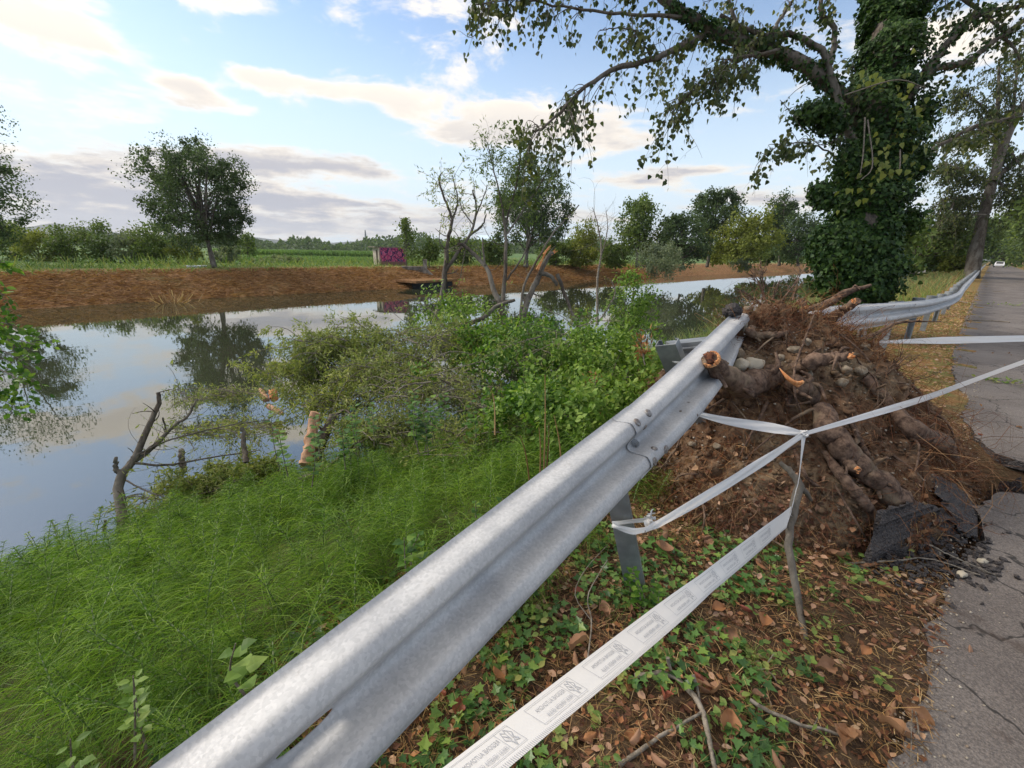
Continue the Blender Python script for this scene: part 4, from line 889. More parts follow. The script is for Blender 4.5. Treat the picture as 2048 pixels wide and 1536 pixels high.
# ---------------------------------------------------------------- litter on the verge
def gz(x, y): return ground_z(x, y)
VX = lambda n: rng.uniform(-1.55, .22, n)
def verge_points(n, dens=None):
    """points over the verge, denser close to the camera"""
    y = -.2 + (rng.random(n) ** 1.5) * 6.5; x = rng.uniform(-1.9, .24, n)
    return x, y
def on_ground(x, y, up=0.): return np.stack([x, y, gz(x, y) + up], -1)
def build_litter():
    # dry stalks, needles of mown grass, twigs
    mb = MB(); N = 46000; x, y = verge_points(N); p = on_ground(x, y, 0); p[:, 2] += rng.uniform(0, .035, N); a = rng.uniform(0, 2 * np.pi, N); L = rng.uniform(.015, .085, N); d = np.stack([np.cos(a), np.sin(a), rng.normal(0, .28, N)], -1)
    u = np.linspace(-.5, .5, 3); C = p[:, None] + d[:, None] * L[:, None, None] * u[None, :, None]; C[..., 2] += (.25 - u[None] ** 2) * L[:, None] * rng.uniform(-.1, .5, N)[:, None]
    W = np.repeat(rng.uniform(.0009, .0028, N)[:, None], 3, 1); ribbons(mb, C, W); tag(mb.build('dry_grass_litter', 'straw'), kind='stuff')
    # dark rotted leaf pieces and earth crumbs
    mb = MB(); N = 12000; x, y = verge_points(N); p = on_ground(x, y, .004 + 0 * x); p[:, 2] += rng.uniform(0, .015, N)
    leaves(mb, L_DIAMOND, p, rdir(N, -.2, .3), nrm(np.array([0, 0, 1.]) + rng.normal(size=(N, 3)) * .35), rng.uniform(.012, .045, N)); tag(mb.build('dark_leaf_litter', 'dead_dark'), kind='stuff')
    mb = MB(); N = 3400; x, y = verge_points(N); p = on_ground(x, y, .01 + 0 * x); p[:, 2] += rng.uniform(0, .02, N)
    leaves(mb, L_DIAMOND, p, rdir(N, -.2, .3), nrm(np.array([0, 0, 1.]) + rng.normal(size=(N, 3)) * .45), rng.uniform(.012, .036, N)); tag(mb.build('small_leaf_litter', 'dead_orange'), kind='stuff')
    mb = MB(); N = 2600; x, y = verge_points(N); p = on_ground(x, y, .012 + 0 * x); p[:, 2] += rng.uniform(0, .02, N)
    leaves(mb, L_OVAL, p, rdir(N, -.2, .3), nrm(np.array([0, 0, 1.]) + rng.normal(size=(N, 3)) * .45), rng.uniform(.016, .045, N)); tag(mb.build('pale_leaf_litter', 'dead_tan'), kind='stuff')
    # gravel along the broken road edge
    mb = MB()
    for k in range(1500):
        yy = rng.uniform(.3, 9) ** 1.0; xx = .20 + rng.normal(0, .055) - .02 * (yy > 5); zz = max(float(gz(xx, yy)), .012 if xx > .22 else -9); r = rng.uniform(.002, .007) * (1 + .04 * yy); blob(mb, (xx, yy, zz + r * .4), np.array([1, .8, .7]) * r, ICO1, .25, seed=k)
    for k in range(900):
        yy = rng.uniform(.5, 8); xx = rng.uniform(.25, 2.2); r = rng.uniform(.0015, .006)
        if 4.6 < yy < 5.5: continue
        blob(mb, (xx, yy, .012 + r * .4), np.array([1, .8, .6]) * r, ICO1, .25, seed=k)
    tag(mb.build('gravel', 'pebble'), kind='stuff')
    # ivy carpet: trailing leaves facing up, patches
    mb = MB(); n = 0; PT = []
    cand = np.stack(verge_points(34000), -1)
    for (x, y) in cand:
        q = mnoise.noise(Vector((x * 1.7, y * 1.7, 3.3))) + .5 * mnoise.noise(Vector((x * 5, y * 5, 1.3))); lim = .10 + .10 * max(0, y - 1.4) + .55 * max(0, x + .15) - .45 * max(0, 1.5 - y)
        if q > lim and y < 4: PT.append((x, y))
    PT = np.array(PT[:6600]); N = len(PT); p = on_ground(PT[:, 0], PT[:, 1], 0); p[:, 2] += rng.uniform(.01, .055, N)
    leaves(mb, L_IVY, p, rdir(N, -.25, .25), nrm(np.array([0, 0, 1.]) + rng.normal(size=(N, 3)) * .38), rng.uniform(.026, .052, N)); C = p[:, None] + np.linspace(0, 1, 3)[None, :, None] * (rng.normal(size=(N, 1, 3)) * .02 + [0, 0, -.03]); ribbons(mb, C, np.full((N, 3), .0014))
    tag(mb.build('ground_ivy', 'ground_ivy'), kind='stuff')
    # tufts of green grass
    mb = MB(); cs = []
    for k in range(170):
        x, y = rng.uniform(-1.75, -.05), rng.uniform(0, 4.5)
        if rng.random() < .55: x = rng.uniform(-1.8, -.75)
        cs.append((x, y))
    for (x, y) in cs:
        n = 22; b = np.array([x, y, float(gz(x, y))]) + rng.normal(size=(n, 3)) * [.03, .03, 0]; L = rng.uniform(.06, .20, n); d = nrm(rdir(n, .2, 1) + [0, 0, .6]); u = np.linspace(0, 1, 5); C = b[:, None] + d[:, None] * (L[:, None, None] * u[None, :, None]); C[..., 2] -= L[:, None] * u[None] ** 2.2 * .5
        ribbons(mb, C, rng.uniform(.0015, .0035, n)[:, None] * (1 - .8 * u)[None])
    tag(mb.build('grass_tufts', 'grass'), kind='stuff')
    # small herbs with pointed leaves
    mb = MB()
    for k in range(230):
        x, y = rng.uniform(-1.5, .08), rng.uniform(.2, 3.8); n = rng.integers(4, 9); c = np.array([x, y, float(gz(x, y)) + rng.uniform(.01, .05)]); p = c + rng.normal(size=(n, 3)) * [.022, .022, .008]
        leaves(mb, L_OVAL, p, rdir(n, -.1, .4), nrm(np.array([0, 0, 1.]) + rng.normal(size=(n, 3)) * .3), rng.uniform(.022, .045, n))
    tag(mb.build('small_herbs', 'grass'), kind='stuff')
build_litter()
def dead_leaf_mesh(seed, kind):
    r = np.random.default_rng(seed); nx, ny = 5, 8; V = []; curl = r.uniform(.4, 1.5) * (1 if seed % 2 else -1)
    for j in range(ny):
        t_ = j / (ny - 1); w = (.34 if kind == 0 else .48) * math.sin(math.pi * min(1, max(0, t_ * .93 + .04))) ** .75
        for i in range(nx):
            u = (i / (nx - 1) - .5) * 2; wob = 1 + .10 * r.normal() * (abs(u) > .9)
            V.append((u * w * wob * (1 - .25 * abs(curl)), t_, curl * .34 * u * u + (.05 * abs(u)) + .16 * math.sin(t_ * 3.1 + seed * 1.7) + .03 * r.normal()))
    F = [[j * nx + i, j * nx + i + 1, (j + 1) * nx + i + 1, (j + 1) * nx + i] for j in range(ny - 1) for i in range(nx - 1)]
    return V, F
def build_dead_leaves():
    protos = {}
    for m in ('dead_tan', 'dead_orange', 'dead_red'):
        for s in range(4):
            V, F = dead_leaf_mesh(s + 10 * len(m), s % 2); mb = MB(); mb.add(V, F); me_o = mb.build('fallen_leaf', m); protos[(m, s)] = me_o.data; bpy.data.objects.remove(me_o)
    def leaf(c, size, m, s, az, tilt, label):
        o = bpy.data.objects.new('fallen_leaf', protos[(m, s)]); COL.objects.link(o); o.location = c; o.rotation_euler = (tilt[0], tilt[1], az); o.scale = (size,) * 3
        tag(o, label, 'leaf', 'fallen leaves on the verge and road')
    special = [(1131, 1250, .075, 'dead_tan', 'large pale tan leaf standing beside the post under the guardrail'), (1170, 1225, .06, 'dead_tan', 'curled tan leaf next to the bare upright sprout under the guardrail'), (1545, 1500, .085, 'dead_tan', 'big pinkish tan leaf near the lower edge, among ivy'), (915, 1430, .05, 'dead_orange', 'orange-tan leaf under the lower lip of the guardrail'), (1540, 1175, .045, 'dead_red', 'round pinkish red leaf by the tape near the stick'), (1525, 1395, .04, 'dead_tan', 'rounded salmon leaf lying on straw beside the twig'), (1940, 1290, .035, 'dead_tan', 'single tan leaf lying on the bare asphalt'), (1410, 1090, .06, 'dead_tan', 'pale broad leaf at the foot of the soil mound'), (1810, 1470, .045, 'dead_tan', 'cream-brown leaf at the edge of the road'), (1695, 1350, .045, 'dead_orange', 'orange leaf near the road edge'), (1480, 1210, .05, 'dead_red', 'dark red crumpled leaf beside the stick'), (1290, 1470, .07, 'dead_orange', 'curled orange leaf below the forked twig')]
    for k, (x, y, s, m, l) in enumerate(special):
        leaf(at_z(x, y, .03), s, m, k % 4, rng.uniform(0, 6.28), (rng.normal() * .35, rng.normal() * .35), l)
    LB = {'dead_tan': 'dry tan leaf fallen on the littered verge', 'dead_orange': 'dry orange-brown leaf fallen on the littered verge', 'dead_red': 'dark red-brown leaf fallen on the littered verge'}
    for k in range(270):
        if k < 235: x, y = rng.uniform(-1.5, .2), .1 + 4.2 * rng.random() ** 1.3; z = float(gz(x, y)) + rng.uniform(.012, .05); lb = LB
        else: x, y = rng.uniform(.25, 2.5), rng.uniform(1, 12); z = .02; lb = {m: l.replace('fallen on the littered verge', 'lying on the asphalt') for m, l in LB.items()}
        if 4.5 < y < 5.6 and x > .2: continue
        m = rng.choice(['dead_tan', 'dead_orange', 'dead_red'], p=[.64, .24, .12])
        if k < 235:
            where = 'on the soil under the guardrail' if x < -.75 and y < 2.2 else 'at the left foot of the root mound' if x < -.6 else 'on the dark soil at the foot of the root mound' if y > 2.4 else 'at the crumbling road edge' if x > -.05 else 'in straw beside the forked stick' if y > 1.5 and x > -.35 else 'among ivy beneath the printed tape' if y > 1.1 else 'among ivy and twigs at the lower edge of the view'
            lb = {'dead_tan': 'pale tan leaf ' + where, 'dead_orange': 'orange-brown leaf ' + where, 'dead_red': 'dark reddish leaf ' + where}
        leaf((x, y, z), rng.uniform(.040, .090) * (1 if k < 235 else .55), m, int(rng.integers(4)), rng.uniform(0, 6.28), (rng.normal() * .4, rng.normal() * .4), lb[m])
    # leaves strewn on far verge: uncountable
    mb = MB(); N = 2600; y = rng.uniform(5.5, 30, N); x = rng.uniform(-1.3, .0, N); p = on_ground(x, y, .02 + 0 * x); leaves(mb, L_DIAMOND, p, rdir(N, -.1, .3), nrm(np.array([0, 0, 1.]) + rng.normal(size=(N, 3)) * .4), rng.uniform(.03, .07, N)); tag(mb.build('far_leaf_litter', 'dead_tan'), kind='stuff')
    mb = MB(); N = 14000; y = 4.8 + 30 * rng.random(N) ** 1.7; x = rng.uniform(-1.7, .05 - y * .004, N); p = on_ground(x, y, 0 * x); L = rng.uniform(.03, .12, N); d = nrm(rdir(N, 0, 1)); u = np.linspace(0, 1, 3); C = p[:, None] + d[:, None] * L[:, None, None] * u[None, :, None]; C[..., 2] -= L[:, None] * u[None] ** 2 * .4
    g = rng.random(N) < .22; W = (.002 + .0007 * y)[:, None] * np.array([1, .8, .3])[None]; ribbons(mb, C[~g], W[~g], 0); ribbons(mb, C[g], W[g], 1); tag(mb.build('verge_grass', ['straw', 'grass']), kind='stuff')
build_dead_leaves()
def twig_thing(px, rad, label, sub=(), name='fallen_twig', cat='twig', mat='twig_bark', z=.03):
    pts = [at_z(x, y, zz[0] if zz else z) for (x, y, *zz) in px]; mb = MB(); P = spline(pts, 14); P[1:-1] += rng.normal(size=(12, 3)) * rad * .3; tube(mb, P, np.linspace(rad, rad * .6, 14), 8, 0, True, .08)
    c = P[7]; o = mb.build(name, mat, loc=c); tag(o, label, cat)
    for q in sub:
        mb = MB(); Q = spline([at_z(x, y, zz[0] if zz else z) for (x, y, *zz) in q], 10); tube(mb, Q, np.linspace(rad * .7, rad * .3, 10), 7, 0, True, .06); oo = mb.build('side_branch', mat, o, loc=wloc(o)); oo.location = (0, 0, 0)
twig_thing([(1270, 1353), (1340, 1352), (1390, 1395), (1412, 1440), (1420, 1500), (1432, 1540)], .012, 'brown forked branch lying among the ivy in front of the tape', [[(1335, 1315, .08), (1345, 1345), (1390, 1395)], [(1385, 1350, .06), (1395, 1380), (1400, 1410)]])
twig_thing([(1500, 1400), (1560, 1432), (1620, 1455), (1700, 1475)], .008, 'dark wet twig lying on straw right of the forked branch')
twig_thing([(1240, 1530), (1310, 1480), (1370, 1445), (1402, 1425)], .008, 'thin reddish twig touching the forked branch')
twig_thing([(1165, 1400, .0), (1183, 1250, .12), (1176, 1190, .2), (1215, 1120, .3)], .0035, 'bare upright sprout under the guardrail beside the post', [[(1182, 1240, .13), (1150, 1190, .2), (1170, 1140, .27), (1215, 1090, .34)]])
twig_thing([(1690, 1128), (1800, 1120), (1860, 1118), (1960, 1150)], .006, 'long thin brown stalk lying under the broken asphalt')
twig_thing([(1860, 1090, .12), (1900, 1110, .08), (1990, 1150, .02)], .005, 'reddish rootlet lying from the slab onto the road')
twig_thing([(1838, 1470, .03), (1826, 1400, .03), (1822, 1520, .03)], .003, 'pale thin stalk at the road edge')
for (pp, l) in [([(1930, 640), (1990, 642), (2020, 645)], 'dark twig lying on the road beyond the far tape'), ([(1905, 600), (1950, 608), (1985, 612)], 'thin branch lying across the grass and road edge beyond the far tape'), ([(1985, 582), (2010, 584)], 'short stick far up the road')]:
    twig_thing(pp, .018, l)
# leafy sprig on the road
def sprig(c, n, r, label, size=.05, mat='grass'):
    mb = MB(); p = np.array(c) + rng.normal(size=(n, 3)) * r; p[:, 2] = np.abs(p[:, 2] - c[2]) + c[2] + .01; leaves(mb, L_OVAL, p, rdir(n, -.2, .4), nrm(np.array([0, 0, 1.]) + rng.normal(size=(n, 3)) * .5), rng.uniform(.6, 1, n) * size)
    for k in range(5): a = np.array(c) + [0, 0, .015]; tube(mb, [a, a + rng.normal(size=3) * r * 1.4 * [1, 1, .3]], [.004, .002], 4, 1)
    tag(mb.build('leafy_sprig', [mat, 'twig_bark'], loc=np.array(c)), label, 'sprig')
sprig(at_z(2022, 768, .012), 70, np.array([.20, .12, .03]), 'fallen sprig of light green leaves lying on the road', .07)
sprig(at_z(2030, 612, .012), 40, np.array([.5, .35, .05]), 'small green twig far along the road', .12)

# ---------------------------------------------------------------- horsetails on the canal bank
def horsetail(h, nw, nb, bl, w, segs, lean):
    """returns ribbons (C, W) and stem points"""
    u = np.linspace(0, 1, 9); stem = np.stack([lean[0] * u ** 1.8 * h, lean[1] * u ** 1.8 * h, h * u], -1)
    hs = np.linspace(.22, .99, nw); Cs, Ws = [], []
    for k, t_ in enumerate(hs):
        c = np.array([np.interp(t_, u, stem[:, i]) for i in range(3)]); L = bl * (math.sin(min(1, (1 - t_) * 1.7 + .10) * math.pi / 2)) * rng.uniform(.8, 1.15); a = np.arange(nb) * 2 * np.pi / nb + rng.uniform(0, 6); rise = .45 + .4 * t_
        uu = np.linspace(0, 1, segs + 1); Lk = L * rng.uniform(.7, 1.15, nb)[:, None]
        rr = Lk * (uu[None] * .95); zz = Lk * (rise * uu[None] - rng.uniform(.55, 1.15, nb)[:, None] * uu[None] ** 2); aa = a[:, None] + rng.normal(0, .25, nb)[:, None] * uu[None]
        Cs.append(c + np.stack([rr * np.cos(aa), rr * np.sin(aa), zz], -1)); Ws.append(w * np.ones((nb, 1)) * (1 - .55 * uu[None]))
    return np.concatenate(Cs), np.concatenate(Ws), stem
def build_horsetails():
    near = [horsetail(rng.uniform(.40, .56), 13, 11, rng.uniform(.18, .25), .0027, 3, rng.normal(size=2) * .22) for _ in range(9)]
    farp = [horsetail(rng.uniform(.42, .6), 11, 9, rng.uniform(.18, .25), .0050, 2, rng.normal(size=2) * .22) for _ in range(7)]
    C1, W1, S1 = [], [], []; cnt = 0
    for lod, N, reg in ((0, 500, (-3.9, -1.18, -1.7, 2.6)), (0, 260, (-5.3, -3.5, -1.9, 1.6)), (1, 460, (-5.75, -3.3, -2.4, 4.6)), (1, 330, (-5., -1.6, 2.2, 4.8)), (1, 260, (-6., -2.6, 4.5, 9))):
        C1, W1, st = [], [], MB()
        for k in range(N):
            x, y = rng.uniform(reg[0], reg[1]), rng.uniform(reg[2], reg[3])
            if mnoise.noise(Vector((x * .9, y * .9, 7))) < -.33: continue
            C, W, S = (near if lod == 0 else farp)[rng.integers(9 if lod == 0 else 7)]; a = rng.uniform(0, 6.28); s = rng.uniform(.6, 1.2) * (1 if x < -1.5 else .8); R = np.array([[math.cos(a), -math.sin(a), 0], [math.sin(a), math.cos(a), 0], [0, 0, 1]]) * s
            b = np.array([x, y, float(gz(x, y)) - .02]); C1.append(C @ R.T + b); W1.append(W * s); ss = S @ R.T + b; tube(st, ss[::2], np.linspace(.0045, .0018, 5) * (1 if lod == 0 else 1.5), 4, 1, False)
        ribbons(st, np.concatenate(C1), np.concatenate(W1), 0); tag(st.build('horsetail_undergrowth', ['horsetail', 'horsetail_stem']), kind='stuff')
build_horsetails()
def weed(base, h, nl, size, label, mat='bramble_leaf', tmpl=None, lean=(0, 0), name='broadleaf_weed', nst=1, spread=.08):
    root = empty(name, tuple(base), label, 'plant'); base = np.array(base); lf = MB(); st = MB()
    for s in range(nst):
        st = MB()
        b = base + (rng.normal(size=3) * [spread, spread, 0] if s else 0); top = b + np.array([lean[0], lean[1], 1]) * h * rng.uniform(.75, 1) + rng.normal(size=3) * .03 * (nst > 1); P = spline([b, (b + top) / 2 + rng.normal(size=3) * .015, top], 8); tube(st, P, np.linspace(.004, .0015, 8) * (size / .05) ** .5, 5)
        for k in range(nl):
            t_ = .25 + .75 * (k + .5) / nl; c = b + (top - b) * t_
            for sg in (0, 1):
                a = k * 1.57 + sg * math.pi + rng.normal() * .3; d = np.array([math.cos(a), math.sin(a), rng.uniform(.0, .5)]); leaves(lf, tmpl or L_OVAL, [c + d * size * .15], [d], [[-d[0] * .3, -d[1] * .3, 1]], size * rng.uniform(.7, 1.1) * (1 - .35 * t_), 0, 1.15)
        part(st, 'stem', 'twig_bark', root)
    part(lf, 'foliage', mat, root); return root
weed(PX(497, 1400, 1.25), .26, 4, .068, 'broad-leaved light green seedling standing in the horsetails near the rail', 'bramble_leaf', L_HEART)
weed(PX(270, 1520, 1.15), .24, 6, .045, 'leafy grey-green weed at the lower left picture edge', 'bramble_leaf', None, nst=3)
weed(PX(815, 1160, 1.9), .30, 6, .065, 'broad-leaved weed against the rail halfway along the horsetails', 'bush_leaf', L_HEART, nst=2)
weed(PX(1000, 1090, 2.2), .26, 5, .05, 'small leafy weed close behind the rail, right of the horsetails', 'bush_leaf', L_HEART, nst=2)
weed(at_z(1300, 1230, 0), .20, 6, .05, 'dense leafy green plant at the foot of the leaning post', 'bush_leaf', L_OVAL, nst=9, spread=.07)
weed(PX(80, 1120, 4.6), .38, 5, .06, 'umbel-topped weed on the left bank edge against the water', 'bramble_leaf', None, nst=3)
weed(PX(565, 960, 4.4), .85, 8, .10, 'tall single-stemmed weed with paired leaves above the water', 'bush_leaf', L_OVAL)
weed(PX(700, 930, 3.9), .52, 8, .085, 'clump of light green leafy stems at the top of the horsetails', 'bush_leaf', L_HEART, nst=9, spread=.28)
weed(PX(850, 905, 3.8), .50, 8, .085, 'second leafy clump in front of the tangled willow twigs', 'bush_leaf', L_HEART, nst=8, spread=.25)
weed(PX(1640, 1330, 1.95), .06, 3, .05, 'low light green seedling by the foot of the stick', 'bramble_leaf', L_HEART, nst=5, spread=.05)
weed(at_z(1660, 1480, 0), .05, 2, .055, 'small plant with long pointed leaves near the road edge', 'grass', L_LONG, nst=2, spread=.03)
weed(at_z(1500, 1330, 0), .06, 3, .035, 'tuft of yellow-green leaves in the middle of the leaf litter', 'grass', None, nst=6, spread=.05)
# pale dry stalks by the rail
mb = MB(); c0 = PX(1090, 960, 2.75)
for (x0, y0, x1, y1) in [(1087, 935, 1090, 750), (1092, 930, 1098, 845), (1080, 940, 1078, 855), (1125, 935, 1108, 830), (1060, 950, 1040, 870), (990, 850, 985, 785)]:
    tube(mb, spline([PX(x0, y0 + 20, 2.75), PX((x0 + x1) / 2 + 2, (y0 + y1) / 2, 2.75), PX(x1, y1, 2.75)], 8), np.linspace(.006, .002, 8), 5)
tag(mb.build('dry_stalks', 'straw', loc=c0), 'pale dry grass stalks standing behind the rail by the lap joint', 'plant')

# ---------------------------------------------------------------- shrubs, fallen willow, snapped trees
def bush(name, cen, rad, n, size, mat, label, tmpl=L_DIAMOND, nstem=14, cat='bush', group=None, clump=.35, twig=None, shell=.45, zmin=-1.5, srad=.012, ncl=None):
    """leaves gathered in clumps through an ellipsoid, with stems reaching into it"""
    cen = np.array(cen, float); rad = np.array(rad, float); base = cen - [0, 0, rad[2]]; base[2] = max(base[2], zmin)
    root = empty(name, tuple(base), label, cat, group); k = ncl or max(12, n // 60)
    d = rdir(k); rr = rng.uniform(shell, 1, k) ** .6 * (1 + .16 * rng.normal(size=k)); cc = cen + d * rad * rr[:, None]; cc[:, 2] = np.maximum(cc[:, 2], zmin + .05)
    idx = rng.integers(0, k, n); off = rdir(n) * (rng.random((n, 1)) ** .5) * 1.7 * rad.min() * clump * rng.uniform(.5, 1.1, k)[idx][:, None]; p = cc[idx] + off; p[:, 2] = np.maximum(p[:, 2], zmin + rng.uniform(0, .1, n))
    dd = nrm(rdir(n) + .5 * nrm(off)); up = nrm(rdir(n) * .8 + [0, 0, .9] + nrm(p - cen) * .5)
    mb = MB(); leaves(mb, tmpl, p, dd, up, rng.uniform(.65, 1.2, n) * size); part(mb, 'foliage', mat, root)
    if nstem:
        mb = MB()
        for q in rng.integers(0, k, nstem):
            b = base + rng.normal(size=3) * [rad[0] * .18, rad[1] * .18, 0]; e = cc[q]; tube(mb, spline([b, b * .5 + e * .5 + [0, 0, rad[2] * .12] + rng.normal(size=3) * .05 * rad, e], 7), np.linspace(srad, srad * .25, 7), 5, 0, False)
        part(mb, 'stem', twig or 'twig_bark', root, kind='stuff' if nstem > 5 else None)
    return root
def branch(mb, lf, pts, r0, r1, nt, tl, leafn, leafs, droop=0., mat=0, fine=4, spread=1., dirs=None, tmpl=L_LONG, skip=.15, cl=.03):
    """limb with side twigs that carry leaves"""
    P = spline(pts, 16); P[1:-1] += rng.normal(size=(14, 3)) * min(r0 * .2, .006); tube(mb, P, np.linspace(r0, r1, 16), 10, mat, True, .09)
    pos, dd = [], []
    for k in range(nt):
        u = skip + (1 - skip) * rng.random(); i = min(int(u * 15), 14); p = P[i]; T = nrm(P[i + 1] - P[i]); d = nrm(T * .6 + rdir(1)[0] * spread + (np.array(dirs) if dirs is not None else 0)); L = tl * rng.uniform(.4, 1.2); m = 7; s = np.linspace(0, 1, m)[:, None]
        Q = p + d * L * s + rng.normal(size=3) * L * .12 * np.sin(s * 3) + np.array([0, 0, -1]) * droop * L * s ** 2
        rr = max(r1 * .5, .0025); tube(mb, Q, np.linspace(rr, rr * .35, m), fine, mat, False)
        if leafn:
            n = rng.poisson(leafn); ii = rng.uniform(.25, 1, n); q = np.array([[np.interp(v, s[:, 0], Q[:, c]) for c in range(3)] for v in ii]).reshape(-1, 3); pos.append(q + rng.normal(size=q.shape) * cl); dd.append(nrm(rdir(n) * .9 + d * .7 + np.array([0, 0, -droop * .8])))
    if pos and lf is not None:
        pos = np.concatenate(pos); dd = np.concatenate(dd)
        if len(pos): leaves(lf, tmpl, pos, dd, rdir(len(pos), 0, 1), rng.uniform(.7, 1.2, len(pos)) * leafs)
    return P
# green bush behind the joint of the rail
bush('green_bush', PX(1060, 720, 6.4), (1.15, 1.35, .62), 10500, .062, 'bush_leaf', 'dense bright green shrub behind the raised guardrail, highest of the bank tangle', L_OVAL, 18, clump=.24, ncl=120, zmin=-1.45)
bush('green_bush', PX(1215, 745, 4.9), (.75, .85, .45), 8000, .056, 'bramble_leaf', 'light green bramble thicket touching the rail left of the root mound', L_OVAL, 10, clump=.26, ncl=90, zmin=-1.3)
bush('green_bush', PX(1080, 850, 4.0), (.60, .60, .36), 4800, .052, 'bush_leaf', 'dark leafy undergrowth at the foot of the bramble, behind the lap joint', L_OVAL, 6, clump=.28, ncl=70, zmin=-1.2)
bush('green_bush', PX(1190, 830, 3.6), (.42, .60, .30), 4200, .052, 'bramble_leaf', 'dark shaded undergrowth right behind the rail bolts', L_OVAL, 4, clump=.3, ncl=50, zmin=-1.0)
bush('green_bush', PX(930, 655, 7.6), (.9, .9, .50), 3400, .07, 'bramble_leaf', 'loose pale green leaves below the leaning snapped stems', L_OVAL, 10, clump=.33, ncl=70, zmin=-1.5)
bush('green_bush', PX(1262, 610, 9.5), (.50, .50, .85), 2600, .07, 'bramble_leaf', 'pale upright sapling crown standing in front of the canal', L_OVAL, 8, clump=.3, ncl=60, zmin=-1.5)
WITHER = True
def willow_heap(px, D, rx, ry, rz, n_tw, ln, nleaf, ls, label, mat='willow_leaf', zlo=WZ + .03, flat=.35):
    """tangle of fallen willow twigs: a mound of arching branches with leaves along them"""
    c = PX(px[0], px[1], D); root = empty('fallen_branch', tuple(c), label, 'fallen branch', 'willow branches fallen into the canal'); mb, lf = MB(), MB(); right, fwd = nrm(RC[0] * [1, 1, 0]), nrm(RC[2] * [1, 1, 0])
    for k in range(n_tw):
        q = rdir(1)[0] * rng.random() ** .4; p = c + right * rx * q[0] + fwd * ry * q[1] + np.array([0, 0, rz * abs(q[2]) * rng.uniform(-1, 1)]); g = max(float(ground_z(p[0], p[1])) + .03, zlo); p[2] = max(p[2], g); th = rng.normal() * .7 + (math.pi if rng.random() < .45 else 0)
        d = nrm(right * math.cos(th) + fwd * math.sin(th) * .8 + np.array([0, 0, rng.normal() * flat])); L = ln * rng.uniform(.4, 1.25); e = p + d * L; e[2] = max(e[2] - .12 * L, g)
        branch(mb, lf, [p, (p + e) / 2 + [0, 0, .18 * L * rng.uniform(-.1, 1.)], e], rng.uniform(.004, .011), .0028, 6, L * .5, nleaf * 1.5, ls * 1.1, .35, fine=3, cl=.03)
    part(mb, 'twigs', 'twig_bark', root, kind='stuff'); part(lf, 'foliage', mat, root)
W_ = willow_heap
W_((690, 690), 7.4, .95, .7, .42, 90, .75, 14, .075, 'pale olive willow branches heaped over the water, left of the green shrub')
W_((780, 740), 6.6, 1.0, .7, .42, 100, .75, 11, .07, 'tangle of olive willow twigs sprawling below the green shrub')
W_((880, 780), 5.4, .75, .6, .35, 90, .65, 6, .055, 'bare brown twig tangle behind the leafy weeds')
W_((905, 680), 6.7, .75, .6, .42, 60, .8, 7, .06, 'grey-brown bent twigs leaning against the green shrub')
W_((610, 745), 7.2, .55, .5, .28, 44, .55, 14, .075, 'yellow-green willow sprays at the left tip of the heap over the water')
W_((650, 800), 6.6, .7, .5, .20, 40, .6, 12, .07, 'low willow foliage between the peeled trunk and the heap')
W_((440, 785), 8.6, 1.0, .5, .08, 44, .6, 4, .07, 'thin twigs floating on the water in the reflected tree', flat=.03)
W_((470, 960), 5.2, .50, .3, .20, 60, .40, 20, .075, 'clump of drooping willow leaves lying at the water edge above the horsetails')
W_((370, 1000), 5.0, .45, .3, .15, 34, .45, 9, .06, 'thin twigs with small leaves at the foot of the dark snag')
W_((440, 860), 5.9, .7, .3, .10, 26, .7, 5, .06, 'sparse arching twigs over the water right of the dark snag', flat=.12)
W_((1000, 880), 4.2, .55, .4, .22, 60, .5, 8, .05, 'wilted twigs lying just behind the horsetails next to the rail')
W_((1120, 690), 5.8, .9, .6, .30, 24, .9, 5, .055, 'sparse twigs poking over the green shrub crown')
W_((760, 860), 5.0, .8, .4, .20, 60, .5, 12, .06, 'leafy olive twigs along the top of the horsetail slope')
def limb_thing(name, label, limbs, mat='bark', leafmat=None, cat='tree', group=None, leafn=0, leafs=.06, base=None):
    p0 = base if base is not None else PX(*limbs[0][0][0]); root = empty(name, tuple(p0), label, cat, group); lf = MB()
    for (px, r0, r1, nt, tl, *o) in limbs:
        mb = MB(); branch(mb, lf, [PX(*q) for q in px], r0, r1, nt, tl, (o[0] if o else leafn), leafs, o[1] if len(o) > 1 else 0.); part(mb, 'limb', mat, root)
    if lf.n: part(lf, 'foliage', leafmat or 'willow_leaf', root)
    return root
limb_thing('withered_twig', 'rust-coloured withered twig in the bramble thicket', [([(1195, 835, 3.75), (1193, 790, 3.72), (1190, 755, 3.7)], .006, .003, 14, .10, 6)], leafmat='dead_orange', cat='twig', leafs=.05)
limb_thing('withered_twig', 'reddish dry sprig by the grey spacer behind the rail', [([(1290, 730, 3.6), (1284, 700, 3.6), (1275, 675, 3.6)], .006, .003, 12, .12, 5)], leafmat='dead_orange', cat='twig', leafs=.07)
